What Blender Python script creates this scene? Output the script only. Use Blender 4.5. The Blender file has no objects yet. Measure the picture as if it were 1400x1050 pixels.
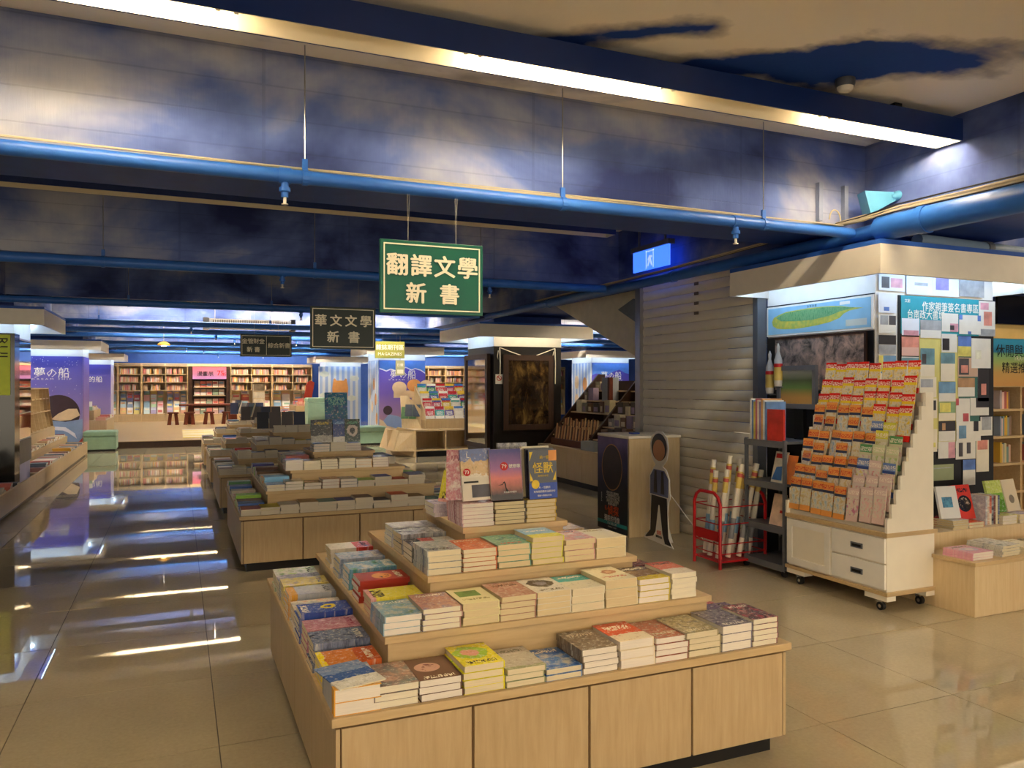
import bpy, math, random
from mathutils import Matrix, Vector, Euler

SC = bpy.context.scene
COL = SC.collection
RND = random.Random(11)
PI = math.pi

# ------------------------------------------------------------------ camera
cam_d = bpy.data.cameras.new('camera')
cam = bpy.data.objects.new('camera', cam_d)
COL.objects.link(cam)
cam_d.sensor_width = 36.0
cam_d.lens = 36.0 * 1065.0 / 1400.0
cam_d.clip_start = 0.05
cam.location = (0, 0, 1.5)
cam.rotation_euler = (PI / 2, 0, -math.atan2(456, 1065))
SC.camera = cam

# ------------------------------------------------------------------ world, exposure
world = bpy.data.worlds.new('world')
SC.world = world
world.use_nodes = True
world.node_tree.nodes['Background'].inputs[0].default_value = (1.0, 0.86, 0.65, 1)   # added warm fill from the front, as if from an unseen concourse
world.node_tree.nodes['Background'].inputs[1].default_value = 1.1
SC.view_settings.view_transform = 'Standard'
SC.view_settings.look = 'None'
SC.view_settings.gamma = 1.0
SC.view_settings.use_curve_mapping = False
SC.view_settings.exposure = 1.4
WARM = (1.0, 0.84, 0.61)      # ceiling tubes
DAY = (1.0, 0.93, 0.82)       # tubes in the rear hall
COOL = (0.55, 0.78, 1.0)      # strips inside the pillar canopies
TUBE_POWER = 56.0
AISLE_POWER = 24.0
REAR_POWER = 92.0
COVE_POWER = 6.0


# ------------------------------------------------------------------ materials
def lin(c):
    if isinstance(c, str):
        c = [int(c[i:i + 2], 16) / 255 for i in (0, 2, 4)]
        return tuple(x / 12.92 if x <= .04045 else ((x + .055) / 1.055) ** 2.4 for x in c)
    return tuple(c)


class NT:
    def __init__(s, name):
        s.m = bpy.data.materials.new(name)
        s.m.use_nodes = True
        s.t = s.m.node_tree
        s.b = s.t.nodes['Principled BSDF']

    def n(s, typ, **kw):
        nd = s.t.nodes.new(typ)
        for k, v in kw.items():
            setattr(nd, k, v)
        return nd

    def set(s, sock, v):
        if hasattr(v, 'is_output') or isinstance(v, bpy.types.NodeSocket):
            s.t.links.new(v, sock)
        elif isinstance(v, (tuple, list)):
            sock.default_value = tuple(v) + ((1,) if len(v) == 3 and sock.type == 'RGBA' else ())
        else:
            sock.default_value = v

    def math(s, op, a, b=0.0, c=None):
        nd = s.n('ShaderNodeMath', operation=op)
        s.set(nd.inputs[0], a)
        s.set(nd.inputs[1], b)
        if c is not None:
            s.set(nd.inputs[2], c)
        return nd.outputs[0]

    def mix(s, f, a, b):
        nd = s.n('ShaderNodeMix', data_type='RGBA')
        s.set(nd.inputs[0], f)
        s.set(nd.inputs[6], a)
        s.set(nd.inputs[7], b)
        return nd.outputs[2]

    def coord(s, kind='Object'):
        return s.n('ShaderNodeTexCoord').outputs[kind]

    def mapping(s, vec, scale=(1, 1, 1), loc=(0, 0, 0)):
        nd = s.n('ShaderNodeMapping')
        s.set(nd.inputs['Vector'], vec)
        nd.inputs['Scale'].default_value = scale
        nd.inputs['Location'].default_value = loc
        return nd.outputs[0]

    def noise(s, vec, scale=5, detail=3, rough=.5, dist=0.0):
        nd = s.n('ShaderNodeTexNoise')
        s.set(nd.inputs['Vector'], vec)
        nd.inputs['Scale'].default_value = scale
        nd.inputs['Detail'].default_value = detail
        nd.inputs['Roughness'].default_value = rough
        nd.inputs['Distortion'].default_value = dist
        return nd.outputs['Fac']

    def ramp(s, f, stops):
        nd = s.n('ShaderNodeValToRGB')
        s.set(nd.inputs[0], f)
        el = nd.color_ramp.elements
        while len(el) < len(stops):
            el.new(0.5)
        for e, (p, c) in zip(el, stops):
            e.position = p
            e.color = tuple(c) + (1,)
        return nd.outputs[0]

    def step(s, x, a, soft=.02):
        nd = s.n('ShaderNodeMapRange')
        nd.clamp = True
        s.set(nd.inputs[0], x)
        nd.inputs[1].default_value = a - soft
        nd.inputs[2].default_value = a + soft
        return nd.outputs[0]

    def sep(s, vec):
        nd = s.n('ShaderNodeSeparateXYZ')
        s.set(nd.inputs[0], vec)
        return nd.outputs

    def bump(s, h, strength=.2, dist=.01):
        nd = s.n('ShaderNodeBump')
        nd.inputs['Strength'].default_value = strength
        nd.inputs['Distance'].default_value = dist
        s.set(nd.inputs['Height'], h)
        s.t.links.new(nd.outputs[0], s.b.inputs['Normal'])

    def done(s, col=None, rough=.5, metal=0.0, spec=.5, coat=0.0):
        if col is not None:
            s.set(s.b.inputs['Base Color'], col)
        s.set(s.b.inputs['Roughness'], rough)
        s.b.inputs['Metallic'].default_value = metal
        s.b.inputs['Specular IOR Level'].default_value = spec
        s.b.inputs['Coat Weight'].default_value = coat
        return s.m


MATS = {}


def mat(name, col, rough=.5, metal=0.0, spec=.4, var=.06):
    if name in MATS:
        return MATS[name]
    t = NT(name)
    c = lin(col)
    if var:
        f = t.noise(t.coord(), 9, 3)
        lo = tuple(x * (1 - var) for x in c)
        hi = tuple(min(1, x * (1 + var)) for x in c)
        out = t.ramp(f, [(.3, lo), (.7, hi)])
    else:
        out = c
    MATS[name] = t.done(out, rough, metal, spec)
    return MATS[name]


def emit(name, col, strength):
    if name in MATS:
        return MATS[name]
    t = NT(name)
    t.set(t.b.inputs['Base Color'], (.8, .8, .8))
    t.set(t.b.inputs['Emission Color'], col)
    t.b.inputs['Emission Strength'].default_value = strength
    MATS[name] = t.m
    return t.m


def wood(name, c1, c2, scale=(30, 30, 2.5), rough=.45):
    t = NT(name)
    v = t.mapping(t.coord(), scale)
    f = t.noise(v, 1.6, 5, .62, .35)
    g = t.noise(t.coord(), 1.7, 2)
    f2 = t.math('ADD', t.math('MULTIPLY', f, .75), t.math('MULTIPLY', g, .25))
    t.bump(f, .08, .002)
    MATS[name] = t.done(t.ramp(f2, [(.3, lin(c1)), (.68, lin(c2))]), rough, 0, .35)
    return MATS[name]


MAPLE = wood('maple_wood', 'ae946b', 'c0a780')
MAPLE_TOP = wood('maple_board', 'b99c6f', 'cbb084', (3, 30, 30))
MAPLE_PALE = wood('pale_maple', 'cdb184', 'dcc59c')
WALNUT = wood('red_walnut', '431809', '6b2c12')
DKWOOD = wood('dark_wood', '2a1a12', '40281a')
CREAM = mat('cream_laminate', 'efe6d2', .42, var=.02)
WHITE = mat('white_paint', 'eee9de', .5, var=.03)
FASCIA = mat('fascia_paint', 'ebe4d6', .55, var=.03)
BLACK = mat('black_paint', '0d0c0c', .45, var=.02)
BLKGLOSS = mat('black_gloss', '0b0a0a', .12, spec=.6, var=0)
GREYM = mat('grey_metal', '6d7076', .4, .3)
STEEL = mat('steel', 'a9a7a2', .3, .8)
CHROME = mat('chrome', 'd0d0d0', .12, 1.0, var=0)
RUBBER = mat('black_rubber', '151515', .6)
NAVY = mat('navy_beam_paint', '1c3f94', .5, var=.12)
BLUEPIPE = mat('blue_pipe_paint', '2a62b6', .38, spec=.4, var=.08)
HOUSING = mat('navy_housing', '16306e', .45, var=.06)
REFL = mat('reflector_enamel', 'f0e4c8', .35, var=.02)
REDM = mat('red_enamel', 'b5161c', .35, var=.05)
TEXTW = mat('white_ink', 'f4efe2', .5, var=0)
TEXTC = mat('cream_ink', 'f4ebd0', .5, var=0)
TEXTK = mat('black_ink', '15130f', .5, var=0)
TEXTR = mat('red_ink', 'c3201f', .5, var=0)
TEXTO = mat('orange_ink', 'ef5a1e', .5, var=0)
TEXTY = mat('yellow_ink', 'e9c53a', .5, var=0)
SIGNG = mat('sign_green', '0d5747', .35, var=.04)
SIGN_SHADED = mat('sign_green_shaded', '0a2119', .35, var=.04)  # sign green darkened in the colour itself, for boards hanging out of the light
OLIVE = mat('sign_olive', '97953f', .5, var=.03)
OTTO = mat('sage_leather', '8fae93', .45, var=.06)


def cloud_mat(name, deep, mid, pale, scale, lo, hi, boards=False, seed=0.0, stretch=(1, 1, 1)):
    t = NT(name)
    geo = t.n('ShaderNodeNewGeometry').outputs['Position']
    v = t.mapping(geo, tuple(scale * k for k in stretch), (seed, seed * .7, seed * 1.3))
    f = t.noise(v, 1.0, 5, .5, .35)
    g = t.noise(geo, 3.2, 4, .6)
    f = t.math('ADD', t.math('MULTIPLY', f, .88), t.math('MULTIPLY', g, .12))
    if not boards:
        # the painter's long blue streaks near the first strip light
        p = t.sep(geo)
        nn = t.noise(geo, 2.4, 5, .6)
        for ax, ay, bx, by, r0 in ((1.3, 3.9, 2.4, 3.12, .12), (2.3, 3.75, 3.4, 3.15, .16), (3.4, 3.15, 4.6, 2.45, .30), (3.0, 2.2, 5.2, 1.6, .2), (-1.6, 3.6, .6, 3.0, .25), (-.4, 9.6, 3.2, 9.0, .5), (6.4, 2.2, 9.4, 1.2, .5)):
            dx, dy = bx - ax, by - ay
            L2 = dx * dx + dy * dy
            px_, py_ = t.math('SUBTRACT', p[0], ax), t.math('SUBTRACT', p[1], ay)
            tt = t.math('ADD', t.math('MULTIPLY', px_, dx / L2), t.math('MULTIPLY', py_, dy / L2))
            tt = t.math('MINIMUM', t.math('MAXIMUM', tt, 0.0), 1.0)
            ex = t.math('SUBTRACT', px_, t.math('MULTIPLY', tt, dx))
            ey = t.math('SUBTRACT', py_, t.math('MULTIPLY', tt, dy))
            dd = t.math('SQRT', t.math('ADD', t.math('MULTIPLY', ex, ex), t.math('MULTIPLY', ey, ey)))
            dd = t.math('ADD', dd, t.math('MULTIPLY', t.math('SUBTRACT', nn, .5), r0 * 1.6))
            k = t.math('SUBTRACT', 1.0, t.step(dd, r0, r0 * .75))
            f = t.math('SUBTRACT', f, t.math('MULTIPLY', k, .21))
    c = t.ramp(f, [(lo, lin(deep)), ((lo + hi) / 2, lin(mid)), (hi, lin(pale))])
    if boards:
        p = t.sep(geo)
        z = t.math('FRACT', t.math('MULTIPLY', p[2], 1 / .17))
        ln = t.math('LESS_THAN', z, .05)
        xx = t.math('ADD', p[0], p[1])
        w = t.math('LESS_THAN', t.math('FRACT', t.math('MULTIPLY', xx, 1 / 1.55)), .012)
        ln = t.math('MAXIMUM', ln, w)
        grain = t.noise(t.mapping(geo, (40, 40, 3)), 1, 4, .7)
        h = t.math('SUBTRACT', t.math('MULTIPLY', grain, .25), t.math('MULTIPLY', ln, .6))
        t.bump(h, .5, .012)
        c = t.mix(t.math('MULTIPLY', ln, .18), c, (.02, .03, .06))
        c = t.mix(t.math('MULTIPLY', grain, .16), c, (.03, .04, .09))
    else:
        t.bump(t.noise(geo, 26, 4, .6), .15, .01)
    MATS[name] = t.done(c, .75, 0, .2)
    return MATS[name]


CEIL = cloud_mat('cloud_ceiling', '1f469c', 'bfb9b2', 'fbf4e6', .62, .34, .46, False, 2.4, (.7, 1.5, 1))
BEAMF = cloud_mat('cloud_beam', '2a3568', '6074b2', 'b6b8c4', .85, .36, .64, True, 8.3, (1, 1, 1.5))


def tile_mat(name):
    t = NT(name)
    geo = t.n('ShaderNodeNewGeometry').outputs['Position']
    f = t.noise(geo, 55, 4, .65)
    g = t.noise(geo, 2.2, 3)
    f2 = t.math('ADD', t.math('MULTIPLY', f, .55), t.math('MULTIPLY', g, .45))
    oi = t.n('ShaderNodeObjectInfo').outputs['Random']
    c = t.ramp(f2, [(.3, lin('aa9c7f')), (.7, lin('c1b292'))])
    c = t.mix(t.math('MULTIPLY', oi, .12), c, lin('96886f'))
    MATS[name] = t.done(c, .022, 0, .8)
    return MATS[name]


TILE = tile_mat('polished_tile')
GROUT = mat('tile_joint', '54493a', .7)
PLANK = wood('platform_plank', 'a58c66', 'bba27c', (3, 34, 20), .3)


# ------------------------------------------------------------------ mesh helpers
class MB:
    def __init__(s):
        s.v, s.f, s.m = [], [], []

    def box(s, a, b, m=0, M=None):
        i = len(s.v)
        P = [(x, y, z) for x in (a[0], b[0]) for y in (a[1], b[1]) for z in (a[2], b[2])]
        if M is not None:
            P = [tuple(M @ Vector(p)) for p in P]
        s.v += P
        for q in ((0, 1, 3, 2), (4, 6, 7, 5), (0, 4, 5, 1), (2, 3, 7, 6), (0, 2, 6, 4), (1, 5, 7, 3)):
            s.f.append(tuple(i + k for k in q))
            s.m.append(m)
        return s

    def prism(s, pts, d, m=0):
        i, n = len(s.v), len(pts)
        d = Vector(d)
        P = [Vector(p) for p in pts]
        s.v += [tuple(p) for p in P] + [tuple(p + d) for p in P]
        s.f += [tuple(range(i + n - 1, i - 1, -1)), tuple(range(i + n, i + 2 * n))]
        s.m += [m, m]
        for k in range(n):
            j = (k + 1) % n
            s.f.append((i + k, i + j, i + n + j, i + n + k))
            s.m.append(m)
        return s

    def tube(s, pts, r, n=8, m=0, caps=True):
        pts = [Vector(p) for p in pts]
        rr = r if isinstance(r, (list, tuple)) else [r] * len(pts)
        i0 = len(s.v)
        up = None
        for k, p in enumerate(pts):
            d = (pts[min(k + 1, len(pts) - 1)] - pts[max(k - 1, 0)])
            d = d.normalized() if d.length > 1e-9 else Vector((0, 0, 1))
            if up is None:
                up = Vector((0, 0, 1)) if abs(d.z) < .9 else Vector((1, 0, 0))
            a = d.cross(up).normalized()
            b = a.cross(d)
            up = b
            for q in range(n):
                t = 2 * PI * q / n
                s.v.append(tuple(p + (a * math.cos(t) + b * math.sin(t)) * rr[k]))
        for k in range(len(pts) - 1):
            for q in range(n):
                a, b = i0 + k * n + q, i0 + k * n + (q + 1) % n
                s.f.append((a, b, b + n, a + n))
                s.m.append(m)
        if caps:
            s.f.append(tuple(i0 + q for q in range(n - 1, -1, -1)))
            e = i0 + (len(pts) - 1) * n
            s.f.append(tuple(e + q for q in range(n)))
            s.m += [m, m]
        return s

    def lathe(s, prof, c=(0, 0, 0), n=16, m=0):
        i0 = len(s.v)
        for r, z in prof:
            for q in range(n):
                t = 2 * PI * q / n
                s.v.append((c[0] + r * math.cos(t), c[1] + r * math.sin(t), c[2] + z))
        for k in range(len(prof) - 1):
            for q in range(n):
                a, b = i0 + k * n + q, i0 + k * n + (q + 1) % n
                s.f.append((a, b, b + n, a + n))
                s.m.append(m)
        s.f.append(tuple(i0 + q for q in range(n - 1, -1, -1)))
        e = i0 + (len(prof) - 1) * n
        s.f.append(tuple(e + q for q in range(n)))
        s.m += [m, m]
        return s

    def build(s, name, mats, parent=None, smooth=False, local=False, bevel=0):
        if not isinstance(mats, (list, tuple)):
            mats = [mats]
        V = s.v
        loc = None
        if parent is not None and not local:
            w = wloc(parent)
            V = [(x - w[0], y - w[1], z - w[2]) for x, y, z in V]
        elif parent is None and not local:
            xs, ys, zs = zip(*V)
            loc = ((min(xs) + max(xs)) / 2, (min(ys) + max(ys)) / 2, min(zs))
            V = [(x - loc[0], y - loc[1], z - loc[2]) for x, y, z in V]
        me = bpy.data.meshes.new(name)
        me.from_pydata(V, [], s.f)
        for q in mats:
            me.materials.append(q)
        if len(mats) > 1:
            me.polygons.foreach_set('material_index', s.m)
        if smooth:
            me.polygons.foreach_set('use_smooth', [True] * len(me.polygons))
            me.set_sharp_from_angle(angle=.7)
        me.validate()
        o = bpy.data.objects.new(name, me)
        COL.objects.link(o)
        o.parent = parent
        if loc:
            o.location = loc
        if bevel:
            b = o.modifiers.new('bevel', 'BEVEL')
            b.width = bevel
            b.segments = 2
            b.limit_method = 'ANGLE'
        return o


def wloc(o):
    v = Vector((0, 0, 0))
    while o is not None:
        v = v + o.location
        o = o.parent
    return v


def B(a, b, name, m, parent=None, bevel=0, M=None):
    return MB().box(a, b, 0, M).build(name, m, parent, bevel=bevel)


def tag(o, label=None, cat=None, group=None, kind=None):
    for k, v in (('label', label), ('category', cat), ('group', group), ('kind', kind)):
        if v:
            o[k] = v
    return o


def thing(name, label, cat, loc=(0, 0, 0), rz=0.0, group=None, kind=None):
    o = bpy.data.objects.new(name, None)
    COL.objects.link(o)
    o.location = loc
    o.rotation_euler = (0, 0, rz)
    o.empty_display_size = .1
    return tag(o, label, cat, group, kind)


def struct(o, label=None):
    o['kind'] = 'structure'
    if label:
        o['label'] = label
    return o


# flat frames: origin, right, up, outward normal
FY = (Vector((1, 0, 0)), Vector((0, 0, 1)), Vector((0, -1, 0)))       # surface facing -Y
FX = (Vector((0, -1, 0)), Vector((0, 0, 1)), Vector((-1, 0, 0)))      # surface facing -X
FXP = (Vector((0, 1, 0)), Vector((0, 0, 1)), Vector((1, 0, 0)))       # surface facing +X
FZ = (Vector((1, 0, 0)), Vector((0, 1, 0)), Vector((0, 0, 1)))        # lying flat


def plate(name, pts, o, fr, m, parent=None, t=.004, off=0.0):
    """a thin solid plate of outline pts (2-D) on the flat frame fr at o"""
    o = Vector(o)
    P = [o + fr[0] * x + fr[1] * y + fr[2] * off for x, y in pts]
    return MB().prism(P, fr[2] * t).build(name, m, parent)


def rect(x0, y0, x1, y1):
    return [(x0, y0), (x1, y0), (x1, y1), (x0, y1)]


def ell(cx, cy, rx, ry, n=20, a0=0.0, a1=2 * PI):
    return [(cx + rx * math.cos(a0 + (a1 - a0) * k / n), cy + ry * math.sin(a0 + (a1 - a0) * k / n)) for k in range(n)]


def text(s, size, o, fr, m, parent, bold=0.0, t=.003, sx=1.0, width=None, name='lettering', vertical=False):
    cu = bpy.data.curves.new('t', 'FONT')
    cu.body = '\n'.join(s) if vertical else s
    cu.size = size
    cu.resolution_u = 1
    cu.align_x = 'CENTER'
    cu.align_y = 'CENTER'
    ob = bpy.data.objects.new('t', cu)
    COL.objects.link(ob)
    me = bpy.data.meshes.new_from_object(ob.evaluated_get(bpy.context.evaluated_depsgraph_get()))
    bpy.data.objects.remove(ob)
    xs = [v.co.x for v in me.vertices]
    ys = [v.co.y for v in me.vertices]
    if not xs:
        return None
    cx, cy = (min(xs) + max(xs)) / 2, (min(ys) + max(ys)) / 2
    if width:
        sx = width / (max(xs) - min(xs))
    o = Vector(o)
    w = wloc(parent)
    for v in me.vertices:
        v.co = o + fr[0] * ((v.co.x - cx) * sx) + fr[1] * (v.co.y - cy) + fr[2] * t - w
    if bold:
        V = [v.co.copy() for v in me.vertices]
        F = [tuple(p.vertices) for p in me.polygons]
        d = bold * size * .5
        VV, FF = [], []
        for q, (a, b) in enumerate(((0, 0), (d, 0), (-d, 0), (0, d * .7), (0, -d * .7))):
            n_ = len(VV)
            VV += [v + fr[0] * a + fr[1] * b + fr[2] * (q * .0002) for v in V]
            FF += [tuple(i + n_ for i in f_) for f_ in F]
        me = bpy.data.meshes.new(name)
        me.from_pydata(VV, [], FF)
    me.materials.clear()
    me.materials.append(m)
    me.name = name
    ob = bpy.data.objects.new(name, me)
    COL.objects.link(ob)
    ob.parent = parent
    return ob


def dup(o, parent=None):
    c = o.copy()
    COL.objects.link(c)
    c.parent = parent
    for ch in list(o.children):
        dup(ch, c)
    return c


# ------------------------------------------------------------------ the hall: floor
XL, XR, YN, YF = -10.0, 16.0, -6.0, 31.0
H_CEIL, H_BEAM = 3.25, 2.63
floor = struct(B((XL, YN, -.12), (XR, YF, -.006), 'floor', GROUT), 'polished beige tiled floor of the bookshop')
TS = .82
TX0, TY0 = .155 - 12 * TS, 2.62 - 10 * TS
g = .0022
tile_me = MB().box((g, g, -.006), (TS - g, TS - g, 0)).build('tile', TILE, floor, local=True)
tile_me.location = (0, 0, 0)
CT, ST = math.cos(-cam.rotation_euler.z), math.sin(-cam.rotation_euler.z)
cells = []
for i in range(32):
    for j in range(46):
        x, y = TX0 + i * TS, TY0 + j * TS
        if x > XR - .5 or y > YF - .5:
            continue
        cx, cy = x + TS / 2, y + TS / 2
        zc = cx * ST + cy * CT
        xc = cx * CT - cy * ST
        vis = zc > .8 and abs(xc) < zc * .66 + 1.0 and cy < 20.2
        cells.append((zc if vis else 1e3 + abs(cx) + abs(cy), x, y))
cells.sort()
fw = wloc(floor)
rest = MB()
for k, (d, x, y) in enumerate(cells):
    if k < 300 and d < 1e3:
        t_ = tile_me if k == 0 else tile_me.copy()
        if k:
            COL.objects.link(t_)
            t_.parent = floor
        t_.location = (x - fw[0], y - fw[1], -fw[2])
    else:
        rest.box((x + g, y + g, -.006), (x + TS - g, y + TS - g, 0))
tag(rest.build('far_tiles', TILE, floor), kind='stuff')

# rear wooden platform
plat = struct(B((-8.0, 20.2, 0.0), (4.2, 30.95, .15), 'floor_platform', DKWOOD), 'raised timber floor in front of the rear bookcases')
k = 0
for r in range(27):
    y = 20.18 + r * .4
    if y > 30.9:
        break
    B((-8.0, y, .15), (4.2, min(y + .395, 30.95), .165), 'plank', PLANK, plat)

# walls (outer shell)
WALLM = mat('wall_paint', '2f55a8', .7)
for nm, a, b in (('wall_back', (XL, YF, 0), (XR, YF + .15, H_CEIL)), ('wall_left', (XL - .15, YN, 0), (XL, YF, H_CEIL)),
                 ('wall_right', (XR, YN, 0), (XR + .15, YF, H_CEIL)), ('wall_front', (XL, YN - .15, 2.9), (XR, YN, H_CEIL))):  # front wall left open below its header to admit the added world fill
    struct(B(a, b, nm, WALLM), 'painted outer wall of the hall')
struct(B((XL - .15, YN - .15, H_CEIL), (XR + .15, YF + .15, H_CEIL + .2), 'ceiling', CEIL), 'concrete ceiling painted as blue sky with beige clouds')

# beams
def beam(a, b, label):
    mb = MB().box(a, b)
    mb.m = [0, 0, 0, 0, 1, 0]
    struct(mb.build('ceiling_beam', [BEAMF, NAVY]), label)


BY = (.4, 4.25, 7.75, 11.5, 15.4, 19.4, 23.4, 27.4)
for q, y in enumerate(BY):
    beam((XL, y, H_BEAM), (XR, y + .7, H_CEIL), 'cross beam %d of the ceiling, cloud painted, counted from the camera' % (q + 1))
for x0, x1, w in ((4.65, 5.95, 'along the roller shutter'), (-3.2, -2.0, 'above the left hand pillars'), (10.95, 12.25, 'above the far right pillar')):
    beam((x0, YN, H_BEAM - .01), (x1, YF, H_CEIL - .001), 'long blue painted ceiling beam running ' + w)

# ------------------------------------------------------------------ pillars with lit canopies
PURP_F = {}
def pillar(x0, y0, label, core, front_warm=False, s=1.23, x1=None, y1=None, d=.40):
    x1 = x1 or x0 + s
    y1 = y1 or y0 + s
    p = thing('pillar', label, None, ((x0 + x1) / 2, (y0 + y1) / 2, 0), kind='structure')
    B((x0, y0, 0), (x1, y1, 2.12), 'core', core, p)
    B((x0 - .003, y0 - .003, 2.12), (x1 + .003, y1 + .003, 2.45), 'upper_band', WHITE, p)
    B((x0 - .003, y0 - .003, 2.482), (x1 + .003, y1 + .003, H_BEAM - .012), 'pillar_head', NAVY, p)
    a, b, c, e = x0 - d, y0 - d, x1 + d, y1 + d
    return p, a, b, c, e


def canopy(p, a, b, c, e, x0, y0, x1, y1, warm=()):
    z0, z1, t = 2.25, 2.45, .03
    for A, Bb in (((a, b, z0), (c, b + t, z1)), ((a, e - t, z0), (c, e, z1)), ((a, b + t, z0), (a + t, e - t, z1)), ((c - t, b + t, z0), (c, e - t, z1))):
        B(A, Bb, 'canopy_fascia', FASCIA, p)
    B((a, b, z1), (c, e, z1 + .032), 'canopy_top', mat('canopy_blue', '2456b0', .5), p)
    q = .06
    for i, (A, Bb) in enumerate((((x0, b + t + .02, 2.37), (x1, b + t + q, 2.40)), ((x0, e - t - q, 2.37), (x1, e - t - .02, 2.40)),
                                 ((a + t + .02, y0, 2.37), (a + t + q, y1, 2.40)), ((c - t - q, y0, 2.37), (c - t - .02, y1, 2.40)))):
        w = i in warm
        B(A, Bb, 'cove_strip', emit('cove_warm', (1, .83, .5), COVE_POWER) if w else emit('cove_cool', COOL, COVE_POWER), p)


PUR = mat('mural_side', '6a5bb0', .45)
SIDEP = mat('pillar_panel', 'b9b2c9', .5)
PANEL_W = mat('pillar_white', 'e4e0da', .5)
pl, *q = pillar(4.75, 4.25, 'white pillar with postcards and maps beside the roller shutter', PANEL_W, x1=6.03, y1=5.39)
canopy(pl, 4.35, 3.85, 6.45, 5.41, 4.75, 4.25, 6.03, 5.39)
pl, *q = pillar(4.75, 11.85, 'black clad pillar with framed picture', mat('black_cladding', '15110f', .3, spec=.5))
canopy(pl, *q, 4.75, 11.85, 5.98, 13.08, warm=(0,))
for x, y, lb in ((4.75, 19.8, 'mural pillar behind the magazine rack'), (4.75, 27.7, 'striped mural pillar at the rear'), (-3.2, 19.8, 'mural pillar at left by the green ottoman'),
                 (-3.2, 27.7, 'rear left pillar with purple mural'), (-3.2, 11.85, 'pillar at the left edge with lime sign'), (10.99, 19.8, 'striped pillar seen past the roller shutter')):
    pl, *q = pillar(x, y, lb, SIDEP)
    canopy(pl, *q, x, y, x + 1.23, y + 1.23)


# ------------------------------------------------------------------ fluorescent fixtures
tube_l = 1.03
def fixture(Y, xa, xb, lit, label, power, colr, z0=3.06, parts=True):
    f = thing('strip_light', label, 'light', ((xa + xb) / 2, Y, z0), group='fluorescent strip lights')
    y0, y1, z1 = Y - .1, Y + .1, z0 + .14
    sh = MB()
    sh.box((xa, y0, z0), (xb, y0 + .008, z1)).box((xa, y1 - .008, z0), (xb, y1, z1)).box((xa, y0 + .008, z1 - .008), (xb, y1 - .008, z1))
    sh.build('housing', HOUSING, f)
    rf = MB()
    rf.box((xa + .01, y0 + .009, z0), (xb - .01, y0 + .014, z1 - .03)).box((xa + .01, y1 - .014, z0), (xb - .01, y1 - .009, z1 - .03))
    rf.box((xa + .01, y0 + .014, z1 - .035), (xb - .01, y1 - .014, z1 - .03))
    rf.build('reflector', REFL, f)
    for x in (xa, xb - .01):
        B((x, y0 + .008, z0), (x + .01, y1 - .008, z1 - .008), 'end_cap', REFL, f)
    x = xb - .03 - tube_l
    k = 0
    while x > xa:
        on = lit == 'all' or k in lit
        m = emit('tube_%s_%d' % ('warm' if colr is WARM else 'day', power), colr, power) if on else mat('dead_tube', 'd9d3c4', .3)
        tb = MB().tube([(x, Y - .045, z0 + .045), (x + tube_l, Y - .045, z0 + .045)], .014, 8).build('tube', m, f, smooth=True)
        for e in (x - .012, x + tube_l - .006):
            B((e, Y - .06, z0 + .018), (e + .018, Y - .03, z1 - .035), 'tube_socket', WHITE, f)
        x -= tube_l + .08
        k += 1
    nh = max(2, int((xb - xa) / 2.2))
    for k in range(nh):
        hx = xa + .5 + (xb - xa - 1) * k / (nh - 1)
        B((hx - .03, Y - .04, z1), (hx + .03, Y + .04, H_CEIL), 'hanger', BLACK, f)
    return f


fixture(3.55, -1.9, 4.62, {0, 2, 4}, 'long strip light nearest the camera with three lit tubes', TUBE_POWER, WARM)
fixture(7.15, -1.9, 4.2, set(), 'unlit strip light between the first and second beams', 0, WARM)
fixture(10.85, -1.45, 4.2, set(), 'unlit strip light between the second and third beams', 0, WARM)
fixture(-.3, -1.9, 4.62, 'all', 'lit strip light over the aisle behind the camera', AISLE_POWER, WARM)
fixture(-3.8, -1.9, 4.62, 'all', 'lit strip light at the hall entrance', AISLE_POWER * .7, WARM)
for k, y in enumerate((14.75, 18.6, 22.6, 26.6, 29.7)):
    w = ('first', 'second', 'third', 'fourth', 'fifth')[k]
    fixture(y, -1.5, 4.5, {0, 1, 2, 3, 4}, '%s lit strip light of the rear hall between the pillars' % w, REAR_POWER, DAY)
    fixture(y, 6.1, 10.8, {0, 1, 2}, '%s lit strip light of the rear hall on the right' % w, REAR_POWER, DAY)
    fixture(y, -8.5, -3.4, {0, 1, 2}, '%s lit strip light of the rear hall on the left' % w, REAR_POWER, DAY)
fixture(3.55, 6.15, 10.8, 'all', 'lit strip light right of the postcard pillar', AISLE_POWER * .6, WARM)
fixture(-.3, 6.15, 10.8, 'all', 'lit strip light over the right aisle by the entrance', AISLE_POWER * .6, WARM)
fixture(9.3, 6.15, 10.8, {1, 3}, 'strip light over the stationery display', TUBE_POWER * 2.5, WARM)
fixture(9.3, -8.5, -3.4, {0, 2}, 'strip light over the low tables at left', TUBE_POWER, WARM)


# ------------------------------------------------------------------ pipes, cables, sprinklers
CABLE = mat('cable_sheath', 'b9ab8c', .5)
CABLEK = mat('dark_cable', '1b1a1c', .5)


def sprinkler(par, x, y, z):
    s = MB().lathe([(.02, 0), (.02, -.03), (.028, -.03), (.028, -.05), (.018, -.055), (.018, -.08)], (x, y, z), 10).build('sprinkler_head', BLUEPIPE, par, smooth=True)
    MB().lathe([(.008, -.08), (.008, -.11), (.017, -.112), (.017, -.116)], (x, y, z), 8).build('deflector', CREAM, s)


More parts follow.
